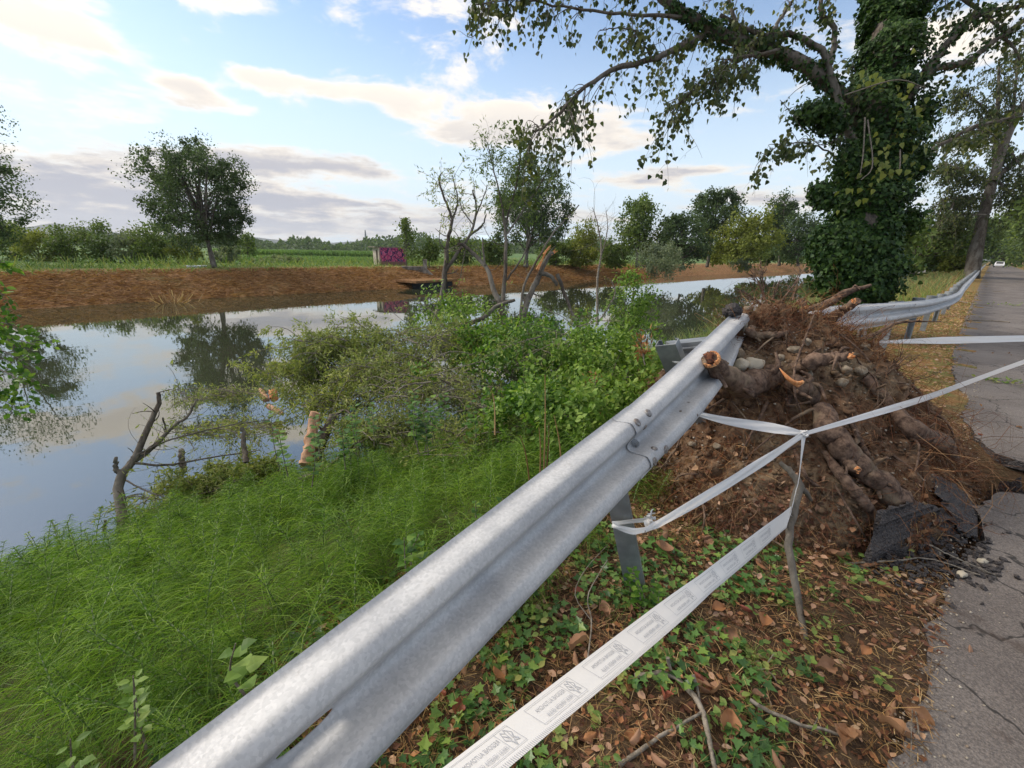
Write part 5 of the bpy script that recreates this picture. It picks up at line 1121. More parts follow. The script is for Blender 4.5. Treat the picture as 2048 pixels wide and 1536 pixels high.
limb_thing('snag', 'dark leaning snag rising from the horsetails at the water edge, left', [([(252, 1065, 4.4), (240, 1010, 4.5), (238, 960, 4.6), (262, 925, 4.7), (300, 850, 4.9), (318, 800, 5.0), (316, 785, 5.0)], .055, .018, 7, .3), ([(245, 950, 4.65), (232, 940, 4.6), (232, 915, 4.6)], .03, .016, 1, .1),
    ([(262, 930, 4.7), (310, 890, 4.9), (345, 855, 5.), (375, 830, 5.1), (395, 795, 5.2)], .03, .008, 12, .55, 5), ([(300, 900, 4.8), (330, 870, 5.), (326, 835, 5.)], .014, .008, 5, .3, 3), ([(255, 925, 4.7), (330, 930, 4.8), (420, 915, 5.), (520, 900, 5.1)], .016, .005, 16, .5, 6), ([(262, 915, 4.7), (340, 880, 4.9), (460, 850, 5.2), (540, 840, 5.4)], .012, .004, 14, .5, 4),
    ([(250, 960, 4.7), (300, 985, 4.6), (350, 1000, 4.6)], .010, .004, 8, .35, 5), ([(318, 785, 5.0), (345, 780, 5.0), (350, 805, 5.0)], .006, .003, 2, .2)], 'bark', 'willow_leaf', 'dead tree', leafs=.07)
limb_thing('stake', 'short dark stake standing alone in the water', [([(492, 925, 4.9), (488, 890, 5.0), (484, 855, 5.05)], .03, .022, 0, .1)], cat='stake')
limb_thing('stake', 'stub of wood behind the willow leaves at the water edge', [([(366, 945, 5.1), (362, 900, 5.15)], .035, .03, 0, .1)], cat='stake')
limb_thing('stake', 'small dark stub at the left edge of the bank', [([(208, 1065, 4.6), (211, 1040, 4.6)], .018, .012, 0, .1)], cat='stake')
limb_thing('peeled_log', 'broken trunk with peeled orange-brown wood standing out of the water', [([(612, 930, 4.9), (622, 880, 5.0), (632, 825, 5.1)], .075, .06, 0, .1)], 'peeled_wood', cat='trunk')
limb_thing('snapped_log', 'dark bark side of the snapped trunk, leaning right', [([(622, 930, 5.0), (645, 880, 5.1), (668, 830, 5.2)], .07, .05, 3, .4)], 'bark', cat='trunk')
limb_thing('log', 'small sawn log floating among the twigs, end showing orange', [([(549, 797, 8.6), (545, 782, 8.7)], .075, .075, 0, .1)], 'raw_wood', cat='log')
limb_thing('log', 'split piece of peeled wood lying in the water', [([(532, 800, 8.5), (520, 780, 8.8)], .06, .05, 0, .1)], 'peeled_wood', cat='log')
limb_thing('log', 'reddish split branch floating below the small sawn log', [([(535, 810, 8.2), (550, 820, 8.1), (565, 828, 8.0)], .055, .035, 0, .1)], 'peeled_wood', cat='log')
limb_thing('slanting_branch', 'brown slanting stem at the foot of the broken trunk', [([(600, 960, 4.6), (640, 945, 4.7), (680, 915, 4.9), (760, 850, 5.4)], .03, .015, 4, .4, 3)], cat='branch')
limb_thing('broken_branch', 'pale broken branch leaning across the green shrub top', [([(905, 655, 7.0), (960, 640, 7.0), (990, 615, 7.0), (1030, 600, 7.0)], .045, .025, 2, .3)], 'bark', cat='branch')
D8 = 8.4
limb_thing('snapped_tree', 'thin leaning tree left of the group, a small leafy top above the canal', [([(872, 640, D8), (885, 590, D8), (890, 540, D8), (896, 480, D8), (905, 440, D8)], .065, .028, 5, .5), ([(905, 440, D8), (890, 400, D8), (878, 360, D8), (885, 345, D8)], .028, .008, 26, .55, 9, .3), ([(905, 440, D8), (915, 400, D8), (905, 350, D8)], .02, .007, 22, .5, 9, .3), ([(890, 545, D8), (915, 505, D8), (940, 470, D8), (952, 420, D8), (945, 380, D8)], .040, .011, 22, .6, 7, .4), ([(940, 470, D8), (965, 450, D8), (972, 430, D8)], .025, .012, 4, .3), ([(948, 440, D8), (965, 400, D8), (975, 370, D8)], .016, .007, 8, .4, 4), ([(948, 452, D8), (925, 420, D8), (918, 395, D8)], .014, .006, 12, .45, 7, .3)], leafs=.085, cat='tree')
limb_thing('snapped_tree', 'tree snapped over at mid height, its bare broken tip pointing left', [([(1012, 660, 7.6), (1000, 610, 7.7), (985, 575, 7.8), (975, 540, 7.9), (950, 510, 8.), (928, 490, 8.), (915, 488, 8.)], .055, .024, 6, .4), ([(970, 530, 7.9), (966, 500, 7.9), (965, 475, 7.9)], .02, .01, 4, .3), ([(932, 495, 8), (925, 530, 8), (918, 570, 8)], .010, .004, 5, .3, 2)], leafs=.08, cat='tree')
limb_thing('snapped_tree', 'slender straight stem in the middle carrying a loose leafy crown', [([(1003, 640, 7.9), (1009, 560, 8.), (1012, 480, 8.1), (1008, 440, 8.1)], .045, .022, 3, .5), ([(1008, 440, 8.1), (1000, 390, 8.1), (985, 330, 8.1), (975, 285, 8.)], .022, .006, 50, .7, 12, .3), ([(1010, 450, 8.1), (1030, 380, 8.1), (1040, 310, 8.1), (1030, 270, 8.)], .02, .006, 55, .7, 12, .3), ([(1012, 470, 8.1), (1060, 400, 8.1), (1095, 340, 8.1), (1110, 300, 8.)], .018, .005, 50, .7, 11, .35), ([(1014, 560, 8.), (1050, 505, 8.), (1062, 470, 8.)], .02, .008, 6, .5, 4)], leafmat='far_mid', leafs=.10, cat='tree')
limb_thing('snapped_tree', 'forked trunk broken off at the top with splintered orange wood', [([(1040, 660, 7.6), (1055, 600, 7.7), (1075, 560, 7.8), (1092, 520, 7.9), (1106, 506, 7.9)], .065, .036, 5, .4), ([(1040, 640, 7.6), (1048, 570, 7.7), (1075, 520, 7.8), (1100, 475, 7.9), (1130, 440, 8.), (1158, 410, 8.)], .026, .009, 6, .5, 2), ([(1078, 545, 7.8), (1100, 552, 7.8), (1115, 570, 7.8)], .045, .03, 0, .1), ([(1115, 548, 7.8), (1130, 590, 7.8), (1150, 640, 7.7), (1165, 670, 7.6)], .035, .02, 5, .4, 3)], leafs=.08, cat='tree')
for (a, b) in (((1088, 510, 7.85), (1098, 494, 7.85)), ((1104, 508, 7.9), (1112, 500, 7.9)), ((1076, 540, 7.75), (1092, 500, 7.75))):
    mb = MB(); p, q = PX(*a), PX(*b)
    for k in range(5): tube(mb, [p + rng.normal(size=3) * .02, q + rng.normal(size=3) * .02], [.014, .003], 4)
    tag(mb.build('wood_splinter', 'raw_wood', loc=p), {1088: 'left splinter of orange wood at the broken fork', 1104: 'short splinter on the tip of the broken trunk', 1076: 'long upright splinter on the broken forked trunk'}[a[0]], 'splinter')
limb_thing('dead_sapling', 'bare grey sapling with upright twigs in front of the far bank', [([(1195, 650, 8.8), (1195, 560, 8.9), (1203, 500, 9.), (1195, 450, 9.), (1185, 415, 9.)], .028, .006, 40, .7), ([(1203, 510, 9.), (1215, 460, 9.), (1212, 420, 9.)], .014, .004, 20, .5), ([(1200, 640, 8.8), (1230, 590, 8.8), (1222, 560, 8.8)], .02, .006, 14, .6, 3)], 'twig_bark', cat='tree', leafs=.07)

# leafy branch hanging in from the left
def left_branch():
    root = empty('overhanging_branch', tuple(PX(-80, 640, 4.2)), 'green leafy branches reaching in over the water at the left edge', 'branch'); mb, lf = MB(), MB()
    for (px) in [[(-90, 540, 4.2), (-50, 525, 4.2), (10, 525, 4.2)], [(-90, 580, 4.), (-50, 570, 4.), (10, 590, 4.)], [(-90, 620, 4.), (-20, 640, 4.), (30, 650, 4.)], [(-90, 660, 4.2), (0, 670, 4.2), (70, 690, 4.2)], [(-90, 700, 4.1), (0, 740, 4.1), (60, 770, 4.1)], [(-90, 760, 4.2), (-10, 790, 4.2), (30, 800, 4.2)], [(-90, 690, 4.3), (0, 700, 4.3), (60, 730, 4.3)]]:
        branch(mb, lf, [PX(*q) for q in px], .010, .003, 14, .20, 7, .065, .4, tmpl=L_OVAL, skip=.3, cl=.02)
    part(mb, 'stem', 'twig_bark', root); part(lf, 'foliage', 'bush_leaf', root)
left_branch()

# reeds along the near bank beyond the mound
def reeds(name, N, xr, yr, h, w, mats, mixw=.0):
    mb = MB(); y = rng.uniform(*yr, N); x = rng.uniform(*xr, N); 
    if 'bank' in name: x = near_water_x(y) + rng.uniform(-.5, 1.8, N)
    z = np.maximum(ground_z(x, y), WZ - .1); p = np.stack([x, y, z], -1); L = h * rng.uniform(.55, 1.2, N); d = nrm(rdir(N, .5, 1) + [0, 0, 1.2]); u = np.linspace(0, 1, 4); C = p[:, None] + d[:, None] * (L[:, None, None] * u[None, :, None]); bend = rdir(N, -.2, .2); C = C + bend[:, None] * (L[:, None, None] * .28 * (u ** 2)[None, :, None]); C[..., 2] -= L[:, None] * u[None] ** 3 * .22
    W = (w * (1 + y * .03) * rng.uniform(.6, 1.3, N))[:, None] * (1 - .75 * u)[None]; g = rng.random(N) < mixw
    ribbons(mb, C[~g], W[~g], 0); 
    if g.any(): ribbons(mb, C[g], W[g], 1)
    tag(mb.build(name, mats), kind='stuff')
reeds('reeds_on_the_bank', 9000, (0, 0), (7.5, 60), .95, .010, ['reed', 'grass'], .3)
reeds('tall_grass', 12000, (-5.6, -1.35), (6.5, 30), .55, .008, ['grass', 'straw'], .30)
reeds('tall_grass', 7000, (-7.5, -1.4), (28, 90), .9, .012, ['reed', 'straw'], .3)
reeds('bank_grass', 5000, (0, 0), (4.5, 11), .75, .007, ['reed', 'grass'], .4)

# ---------------------------------------------------------------- the ivy-clad tree and its limbs
def ivy_on(lf, P, R, n, thick, size, mat=0):
    """leaves wrapped round a limb line P with radii R"""
    k = len(P); u = rng.uniform(0, k - 1.001, n); i = u.astype(int); f_ = (u - i)[:, None]; c = P[i] * (1 - f_) + P[i + 1] * f_; r = np.interp(u, np.arange(k), R); T = nrm(P[i + 1] - P[i]); d = rdir(n); d = nrm(d - T * (d * T).sum(1, keepdims=True)); hh = np.array([mnoise.noise(Vector(a * 1.1)) + .6 * mnoise.noise(Vector(a * 2.9)) for a in (c + d * r[:, None])]); off = r * .9 + thick * (.62 + 1.25 * hh) * rng.uniform(.3, 1.1, n) ** .6
    p = c + d * np.maximum(off, r * .6)[:, None]; leaves(lf, L_HEART, p, nrm(rdir(n) * .7 + [0, 0, -.7] + d * .3), nrm(d + rdir(n) * .6 + [0, 0, .25]), rng.uniform(.6, 1.25, n) * size, mat)
def hanging(mb, lf, P, nt, L0, r, leafs, nl, tips=None, zig=.10, up=0.25, umin=.1, mat=0, lmat=0, tmpl=L_HEART, sub=3):
    for k in range(nt):
        u = rng.uniform(umin, 1); i = min(int(u * (len(P) - 1)), len(P) - 2); p = P[i]; T = nrm(P[i + 1] - P[i]); d = nrm(T * .7 + rdir(1)[0] * .8 + [0, 0, up]); L = L0 * rng.uniform(.35, 1.25); m = 9; s = np.linspace(0, 1, m)[:, None]; Q = p + d * L * s * (1 - .35 * s) + np.array([0, 0, -1.]) * L * .62 * s ** 1.9 + rng.normal(size=3) * L * zig * np.sin(s * 4); tube(mb, Q, np.linspace(r, r * .25, m), 4, mat, False)
        lines = [Q]
        for q in range(sub):
            j = rng.integers(2, m - 1); d2 = nrm(rdir(1)[0] + [0, 0, -.6]); l2 = L * rng.uniform(.15, .4); Q2 = Q[j] + d2 * l2 * s[::2] + np.array([0, 0, -1.]) * l2 * .5 * s[::2] ** 2; tube(mb, Q2, np.linspace(r * .4, r * .15, len(Q2)), 3, mat, False); lines.append(Q2)
        for Q2 in lines:
            n = rng.poisson(nl * (.42 if Q2 is Q else .32)); 
            if n == 0: continue
            a = rng.uniform(.35, 1, n) ** .6 * (len(Q2) - 1.001); ii = a.astype(int); c = Q2[ii] + (Q2[ii + 1] - Q2[ii]) * (a - ii)[:, None]; c = c + rng.normal(size=(n, 3)) * leafs * .5; leaves(lf, tmpl, c, nrm(rdir(n) * .6 + [0, 0, -1.]), rdir(n, -.3, .6), rng.uniform(.65, 1.15, n) * leafs, lmat)
def build_ivy_tree():
    X0, Y0 = -2.15, 11.6; b = np.array([X0, Y0, float(ground_z(X0, Y0)) - .1])
    root = empty('ivy_clad_poplar', tuple(b), 'huge poplar trunk smothered in dark ivy beside the canal, long drooping boughs', 'tree')
    D = depth_of(b); 
    tr = [b, PX(1722, 560, 9.2), PX(1740, 400, 9.3), PX(1752, 250, 9.4), PX(1768, 120, 9.6), PX(1785, 0, 9.8), PX(1800, -150, 10.2), PX(1815, -420, 11)]
    P = spline(tr, 40); R = np.linspace(.46, .22, 40); mb = MB(); tube(mb, P, R, 14, 0, True, .05); part(mb, 'trunk', 'bark', root)
    ivy = MB(); ivy_on(ivy, P[:34], R[:34], 46000, .38, .085)
    lf, yl = MB(), MB()
    for (x, y, D_, rr, n) in [(1625, 225, 8.9, (.38, .3, .22), 1870), (1660, 245, 9., (.3, .3, .25), 1360), (1640, 380, 9., (.22, .25, .18), 850), (1650, 400, 9.1, (.3, .3, .2), 1020), (1665, 500, 9., (.42, .4, .5), 4080), (1680, 540, 9., (.42, .4, .6), 5440), (1740, 560, 9., (.48, .42, .55), 6120), (1660, 470, 9., (.3, .3, .25), 1530), (1845, 230, 9.6, (.3, .3, .5), 1530), (1830, 330, 9.6, (.3, .3, .4), 1530), (1810, 440, 9.4, (.35, .3, .3), 1530), (1700, 330, 9., (.3, .3, .5), 1530)]:
        c = PX(x, y, D_); d = rdir(n); p = c + d * (rng.random(n) ** .45)[:, None] * np.array(rr) * (1 + .3 * rng.normal(size=(n, 1))); n = len(p); leaves(ivy, L_HEART, p, nrm(rdir(n) * .7 + [0, 0, -.6]), nrm(d + rdir(n) * .6), rng.uniform(.6, 1.2, n) * .085)
    part(ivy, 'ivy', 'ivy_leaf', root)
    def limb(px, r0, r1, hang=0, L0=1., ivyn=0, leafs=.095, nl=9, name='limb', sub=3, up=.2, umin=.1, hr=.008):
        Q = spline([PX(*q) for q in px], 24); Q[1:-1] += rng.normal(size=(22, 3)) * .012; mb = MB(); tube(mb, Q, np.linspace(r0, r1, 24), 10, 0, True, .05)
        if hang: hanging(mb, lf, Q, hang, L0, hr, leafs, nl, sub=sub, up=up, umin=umin)
        part(mb, name, 'bark', root)
        if ivyn: im = MB(); ivy_on(im, Q[:20], np.linspace(r0, r1, 24)[:20] * .95, ivyn, .09, .085); part(im, 'ivy', 'ivy_leaf', root)
        return Q
    limb([(1730, 260, 9.4), (1680, 190, 9.2), (1600, 125, 9.), (1520, 95, 8.8), (1440, 70, 8.5), (1380, 35, 8.3), (1330, 0, 8.2), (1280, -60, 8.)], .16, .07, 22, 1.1, 1900)
    limb([(1740, 330, 9.3), (1690, 250, 9.), (1660, 130, 8.9), (1600, 75, 8.8), (1540, 70, 8.7), (1500, 60, 8.6), (1440, 30, 8.6)], .08, .035, 16, .9, 300)
    limb([(1660, 130, 8.9), (1670, 60, 8.8), (1640, 20, 8.7), (1655, -40, 8.7)], .06, .03, 8, .7, 100)
    limb([(1425, 60, 8.5), (1370, 88, 8.3), (1300, 118, 8.1), (1225, 140, 7.9), (1170, 175, 7.8), (1130, 215, 7.7), (1090, 250, 7.6), (1070, 265, 7.6)], .065, .012, 62, 1.05, 0, nl=10)
    limb([(1560, 100, 8.8), (1480, 120, 8.5), (1430, 160, 8.3), (1390, 180, 8.2), (1330, 230, 8.1)], .035, .010, 46, .95, 0, nl=10)
    limb([(1560, 100, 8.8), (1500, 110, 8.3), (1450, 125, 8.1), (1420, 175, 8.)], .03, .010, 26, .9, 0, nl=10)
    limb([(1380, 35, 8.3), (1290, 30, 8.1), (1200, 25, 7.9), (1110, 10, 7.8), (1030, 0, 7.6), (950, 10, 7.5)], .035, .008, 40, .85, 0, nl=9)
    limb([(1330, 0, 8.2), (1240, -60, 8.), (1100, -60, 7.8), (960, -30, 7.6)], .04, .010, 50, .9, 0, nl=9, umin=.2)
    limb([(1480, 85, 8.6), (1465, 20, 8.5), (1440, -40, 8.4)], .05, .02, 18, .9, 0, nl=8)
    limb([(1520, 95, 8.8), (1560, 40, 8.6), (1600, -20, 8.5)], .05, .02, 14, .8, 0, nl=7)
    limb([(1300, 118, 8.1), (1270, 60, 8.), (1200, 60, 8.)], .018, .008, 16, .7, 0, nl=9)
    limb([(1720, 370, 9.2), (1660, 305, 9.), (1600, 285, 8.9), (1540, 300, 8.8), (1515, 340, 8.8)], .02, .006, 26, .65, 0, nl=9)
    limb([(1700, 250, 9.1), (1640, 290, 8.9), (1560, 200, 8.9)], .012, .006, 12, .6, 0, nl=2)
    limb([(1760, 330, 9.5), (1820, 190, 9.6), (1900, 80, 9.7), (1960, 30, 9.8), (2060, 10, 9.9)], .10, .035, 24, .9, 800)
    limb([(1770, 280, 9.6), (1850, 150, 9.7), (1930, 125, 9.8), (1990, 80, 9.9), (2060, 35, 10)], .085, .05, 20, .9, 250)
    limb([(1790, 60, 9.8), (1860, 0, 9.8), (1930, 0, 9.8), (2000, 60, 9.9), (2040, 120, 10.)], .07, .02, 24, .8, 0)
    limb([(1800, 330, 9.8), (1880, 290, 10), (1960, 250, 10.2), (2060, 230, 10.4)], .05, .02, 40, 1.0, 0)
    part(lf, 'foliage', 'poplar_leaf', root)
    for (x0, y0, x1, y1, x2, y2) in [(1735, 240, 1745, 330, 1722, 360), (1730, 235, 1726, 310, 1720, 350), (1690, 190, 1790, 160, 1850, 175), (1800, 300, 1800, 330, 1797, 350)]:
        mb = MB(); tube(mb, spline([PX(x0, y0, 8.7), PX(x1, y1, 8.6), PX(x2, y2, 8.6)], 10), np.linspace(.016, .008, 10), 5); part(mb, 'dead_vine', 'twig_bark', root)
    for n, (x, y, sx, sy) in ((26, (1770, 330, 16, 16)), (40, (1810, 290, 25, 45)), (40, (1820, 230, 25, 60)), (14, (1735, 160, 16, 14)), (14, (1715, 390, 20, 16)), (12, (1760, 300, 14, 30))):
        p = np.array([PX(x + rng.normal() * sx, y + rng.normal() * sy, 8.75 + rng.normal() * .1) for _ in range(n)]); leaves(yl, L_HEART, p, nrm(rdir(n) * .5 + [0, 0, -1]), nrm(rdir(n) * .5 - RC[2]), rng.uniform(.08, .15, n))
    part(yl, 'yellowing_leaves', 'poplar_leaf_yellow', root)
build_ivy_tree()

# ---------------------------------------------------------------- trees at a distance
def tree(name, base, crowns, tr, n, ls, mat, label, bare=.45, group=None, lean=(0, 0), cat='tree', clump=.20, nl=14, trunkmat='bark', sh=.25, low=0., tmpl=L_DIAMOND, ncl=None):
    """crowns: list of (centre, radii, weight); leaf clusters round limb tips give an uneven outline with gaps"""
    base = np.array(base, float); root = empty(name, tuple(base), label, cat, group)
    W = sum(c[2] for c in crowns); C0 = sum(np.array(c[0]) * c[2] for c in crowns) / W; fork = base + (C0 - base) * bare
    mb = MB(); top = C0; tube(mb, spline([base, (base + fork) / 2 + np.array([lean[0], lean[1], 0]), fork, top], 10), np.linspace(tr, tr * .4, 10), 9, 0, False, .04)
    lf = MB(); tips = []; wts = []
    for (c, r, w) in crowns:
        c, r = np.array(c, float), np.array(r, float); k = ncl or 70; k = max(14, int(k * w / W)); d = rdir(k); q = c + d * r * (rng.uniform(sh, 1, k) ** .5)[:, None] * (1 + .10 * rng.normal(size=(k, 1))); tips.append(q); wts += [r.mean() * clump] * k
    tips = np.concatenate(tips); wts = np.array(wts) * rng.uniform(.6, 1.35, len(wts))
    for q in tips[rng.permutation(len(tips))[:nl * 2]]:
        u = rng.uniform(.0, .8); s = fork + (top - fork) * u; tube(mb, spline([s, s * .45 + q * .55 + [0, 0, .04 * np.linalg.norm(q - s)], q], 6), np.linspace(tr * .32, tr * .05, 6), 4, 0, False)
    idx = rng.integers(0, len(tips), n); off = rdir(n) * rng.random((n, 1)) ** .55 * 1.6 * wts[idx][:, None]; p = tips[idx] + off; dd = nrm(rdir(n) + [0, 0, -.2]); leaves(lf, tmpl, p, dd, nrm(nrm(off) + rdir(n) * .8 + [0, 0, .5]), rng.uniform(.6, 1.25, n) * ls)
    part(mb, 'trunk', trunkmat, root); part(lf, 'crown', mat, root); return root
def ptree(bx, by, D, ell, tr, n, ls, mat, label, zb=0., **k):
    if D < 50: D *= 1.2; ls *= 1.15; tr *= 1.15
    """tree placed by its foot pixel and depth; ell: crown ellipses (x, y, rx, ry, w) in pixels"""
    b = PX(bx, by, D); cr = []
    for (x, y, rx, ry, w) in ell: cr.append((PX(x, y, D), (rx / FPX * D,) * 2 + (ry / FPX * D,), w))
    b[2] = zb; return tree('broadleaf_tree', b, cr, tr, n, ls, mat, label, **k)
GT = 'trees along the far bank'
ptree(428, 532, 27.5, [(393, 392, 98, 92, 5), (335, 350, 42, 45, 1), (455, 360, 42, 45, 1), (325, 425, 38, 42, 1), (462, 430, 38, 42, 1), (390, 322, 62, 32, 1.3), (390, 470, 70, 26, 1)], .20, 36000, .15, 'far_dark', 'round dark tree with a clear trunk standing alone on the far bank', group=GT, bare=.32, clump=.20, ncl=230, sh=.1, nl=30)
ptree(-40, 535, 25, [(-120, 320, 130, 150, 3), (5, 430, 42, 46, 1), (-20, 350, 40, 44, 1)], .22, 12000, .16, 'far_dark', 'dark tree partly in view at the left picture edge', group=GT, bare=.3, clump=.2, ncl=120)
ptree(1052, 512, 40, [(1055, 420, 70, 60, 3), (1100, 400, 45, 55, 1), (1015, 440, 40, 50, 1), (1055, 350, 45, 40, 1), (1090, 460, 45, 30, 1)], .28, 22000, .21, 'far_dark', 'large dark tree behind the snapped stems on the far bank', group=GT, bare=.2, clump=.24, ncl=110)
ptree(1275, 520, 55, [(1275, 440, 40, 45, 2), (1285, 415, 25, 22, 1), (1270, 480, 42, 30, 1)], .25, 5000, .36, 'far_mid', 'airy light tree between the bare sapling and the dark tree row', group=GT, bare=.2, clump=.30)
ptree(1368, 525, 52, [(1365, 470, 44, 42, 2), (1385, 500, 36, 32, 1), (1350, 455, 25, 25, 1)], .2, 6500, .34, 'far_dark', 'low dark round tree reaching down to the far bank', group=GT, bare=.1, clump=.28)
ptree(1416, 520, 62, [(1440, 425, 45, 36, 2), (1410, 445, 32, 30, 1), (1420, 400, 26, 18, 1), (1455, 405, 26, 22, 1)], .26, 7500, .38, 'far_dark', 'tall blue-green tree with a visible trunk, highest of the middle row', group=GT, bare=.35, clump=.26)
ptree(1490, 528, 58, [(1470, 470, 42, 38, 2), (1515, 470, 42, 38, 2), (1490, 495, 60, 28, 1)], .2, 9500, .36, 'far_yellow', 'broad yellow-green tree spreading low over the far bank', group=GT, bare=.1, clump=.26)
ptree(1560, 522, 80, [(1560, 430, 24, 40, 2), (1548, 445, 18, 22, 1), (1572, 415, 16, 20, 1)], .3, 4500, .45, 'far_dark', 'tall narrow poplar rising behind the yellow-green tree', group=GT, bare=.2, clump=.30)
ptree(1598, 522, 78, [(1598, 470, 40, 42, 2), (1575, 485, 30, 34, 1)], .3, 7000, .44, 'far_dark', 'dark rounded tree left of the ivy-clad trunk', group=GT, bare=.15, clump=.26)
ptree(1655, 522, 100, [(1650, 480, 40, 34, 1)], .3, 4000, .5, 'far_dark', 'dark tree half hidden behind the ivy-clad trunk', group=GT, bare=.15, clump=.26)
ptree(812, 520, 36, [(812, 470, 14, 26, 2), (812, 450, 8, 16, 1), (826, 505, 16, 16, 1)], .08, 1500, .22, 'far_mid', 'slim young willow beside the graffiti hut', group=GT, bare=.2, clump=.55, ncl=40)
ptree(858, 524, 36, [(860, 500, 18, 24, 1)], .06, 1500, .22, 'far_mid', 'small bushy sapling right of the graffiti hut', group=GT, bare=.2, clump=.32)
ptree(495, 520, 44, [(495, 490, 16, 22, 1), (497, 475, 8, 10, .4)], .05, 900, .24, 'far_mid', 'small sapling in the field right of the round tree', group=GT, bare=.2, clump=.3)
ptree(1155, 524, 46, [(1170, 470, 32, 26, 1)], .1, 1500, .30, 'far_yellow', 'thin yellow-green sapling behind the bare grey one', group=GT, bare=.4, clump=.30)
# shrubs on the banks
def pbush(x, y, D, rx, ry, n, ls, mat, label, group=None, zmin=0., **k):
    if D < 50: D *= 1.2; ls *= 1.15
    c = PX(x, y, D); return bush('shrub', c, (rx / FPX * D, rx / FPX * D * .8, ry / FPX * D), n, ls, mat, label, L_DIAMOND, 6, group=group, zmin=zmin, srad=.04, **k)
pbush(1320, 522, 37, 46, 30, 7000, .17, 'far_grey', 'silvery grey willow shrub at the far water edge', zmin=WZ, clump=.25, ncl=90)
pbush(1480, 530, 58, 20, 14, 1600, .20, 'far_grey', 'smaller silvery shrub at the water under the yellow-green tree', zmin=WZ, clump=.25)
GH = 'bushes lining the far bank behind the mown slope'
specs = [(20, 478, 34, 40, 38, 'far_mid', 'bush under the left-edge tree'), (75, 492, 33, 42, 34, 'far_yellow', 'yellowish bush second from the left edge'), (140, 490, 33, 40, 34, 'far_mid', 'leafy bush third from the left edge'), (200, 486, 33, 38, 36, 'far_mid', 'tall green bush before the round tree'), (255, 492, 33, 34, 34, 'far_grey', 'greyish bush before the round tree'), (310, 488, 33, 44, 42, 'far_mid', 'bulky bush beneath the left side of the round tree'), (370, 500, 33, 30, 28, 'far_yellow', 'low yellow-green bush touching the round tree trunk'), (455, 512, 36, 30, 14, 'far_grey', 'low weeds right of the round tree trunk'), (560, 522, 40, 50, 8, 'far_grey', 'low grassy weeds at the field edge'),
         (920, 505, 42, 36, 24, 'far_mid', 'bush behind the leaning snapped tree'), (985, 505, 44, 34, 24, 'far_mid', 'bush left of the large dark tree'), (1110, 505, 46, 36, 24, 'far_mid', 'bush right of the large dark tree'), (1165, 508, 46, 34, 22, 'far_yellow', 'yellowish bush behind the bare sapling'), (1230, 505, 48, 34, 26, 'far_mid', 'bush left of the silvery willow shrub'), (1310, 490, 56, 26, 30, 'far_yellow', 'bright bush behind the silvery willow shrub'), (1435, 508, 66, 40, 16, 'far_yellow', 'low bright bush below the tall blue-green tree'), (1540, 508, 85, 50, 18, 'far_mid', 'bush at the end of the far bank row'), (1620, 512, 95, 50, 16, 'far_mid', 'dim bush at the far end beside the ivy')]
for (x, y, D, rx, ry, m, l) in specs: pbush(x, y, D, rx, ry, int(2600 * rx / 36), .011 * FPX / 850 * D * .6, m, l, GH, zmin=-.1, clump=.32)
# mown reeds and thatch on the far bank
def far_thatch():
    mb = MB(); N = 36000; y = -14 + 74 * rng.random(N) ** 1.2; x = far_water_x(y) - rng.uniform(-.1, 5.6, N); z = ground_z(x, y); p = np.stack([x, y, z + .02], -1); L = rng.uniform(.15, .55, N); d = nrm(rdir(N, -.05, .35)); u = np.linspace(0, 1, 2); C = p[:, None] + d[:, None] * L[:, None, None] * u[None, :, None]
    ribbons(mb, C, np.repeat(rng.uniform(.02, .045, N)[:, None], 2, 1)); tag(mb.build('mown_reed_thatch', 'thatch'), kind='stuff')
    mb = MB(); N = 9000; y = -14 + 90 * rng.random(N); x = far_water_x(y) - rng.uniform(4.6, 14, N); z = ground_z(x, y); p = np.stack([x, y, z], -1); L = rng.uniform(.1, .45, N) * np.where(x < far_water_x(y) - 9, 2.6, 1); d = nrm(rdir(N, .5, 1)); C = p[:, None] + d[:, None] * L[:, None, None] * u[None, :, None]; ribbons(mb, C, np.repeat(rng.uniform(.03, .07, N)[:, None], 2, 1) * [1, .4]); tag(mb.build('bank_top_grass', 'grass'), kind='stuff')
    mb = MB(); p0 = at_z(345, 597, -1.3); n = 60; b = p0 + rng.normal(size=(n, 3)) * [.3, .3, 0]; b[:, 2] = ground_z(b[:, 0], b[:, 1]); d = nrm(rdir(n, .4, 1)); C = b[:, None] + d[:, None] * .95 * u[None, :, None]; ribbons(mb, C, np.full((n, 2), .05)); tag(mb.build('dry_tuft', 'straw', loc=p0), 'pale dry grass tuft left standing on the mown far bank', 'plant')
far_thatch()
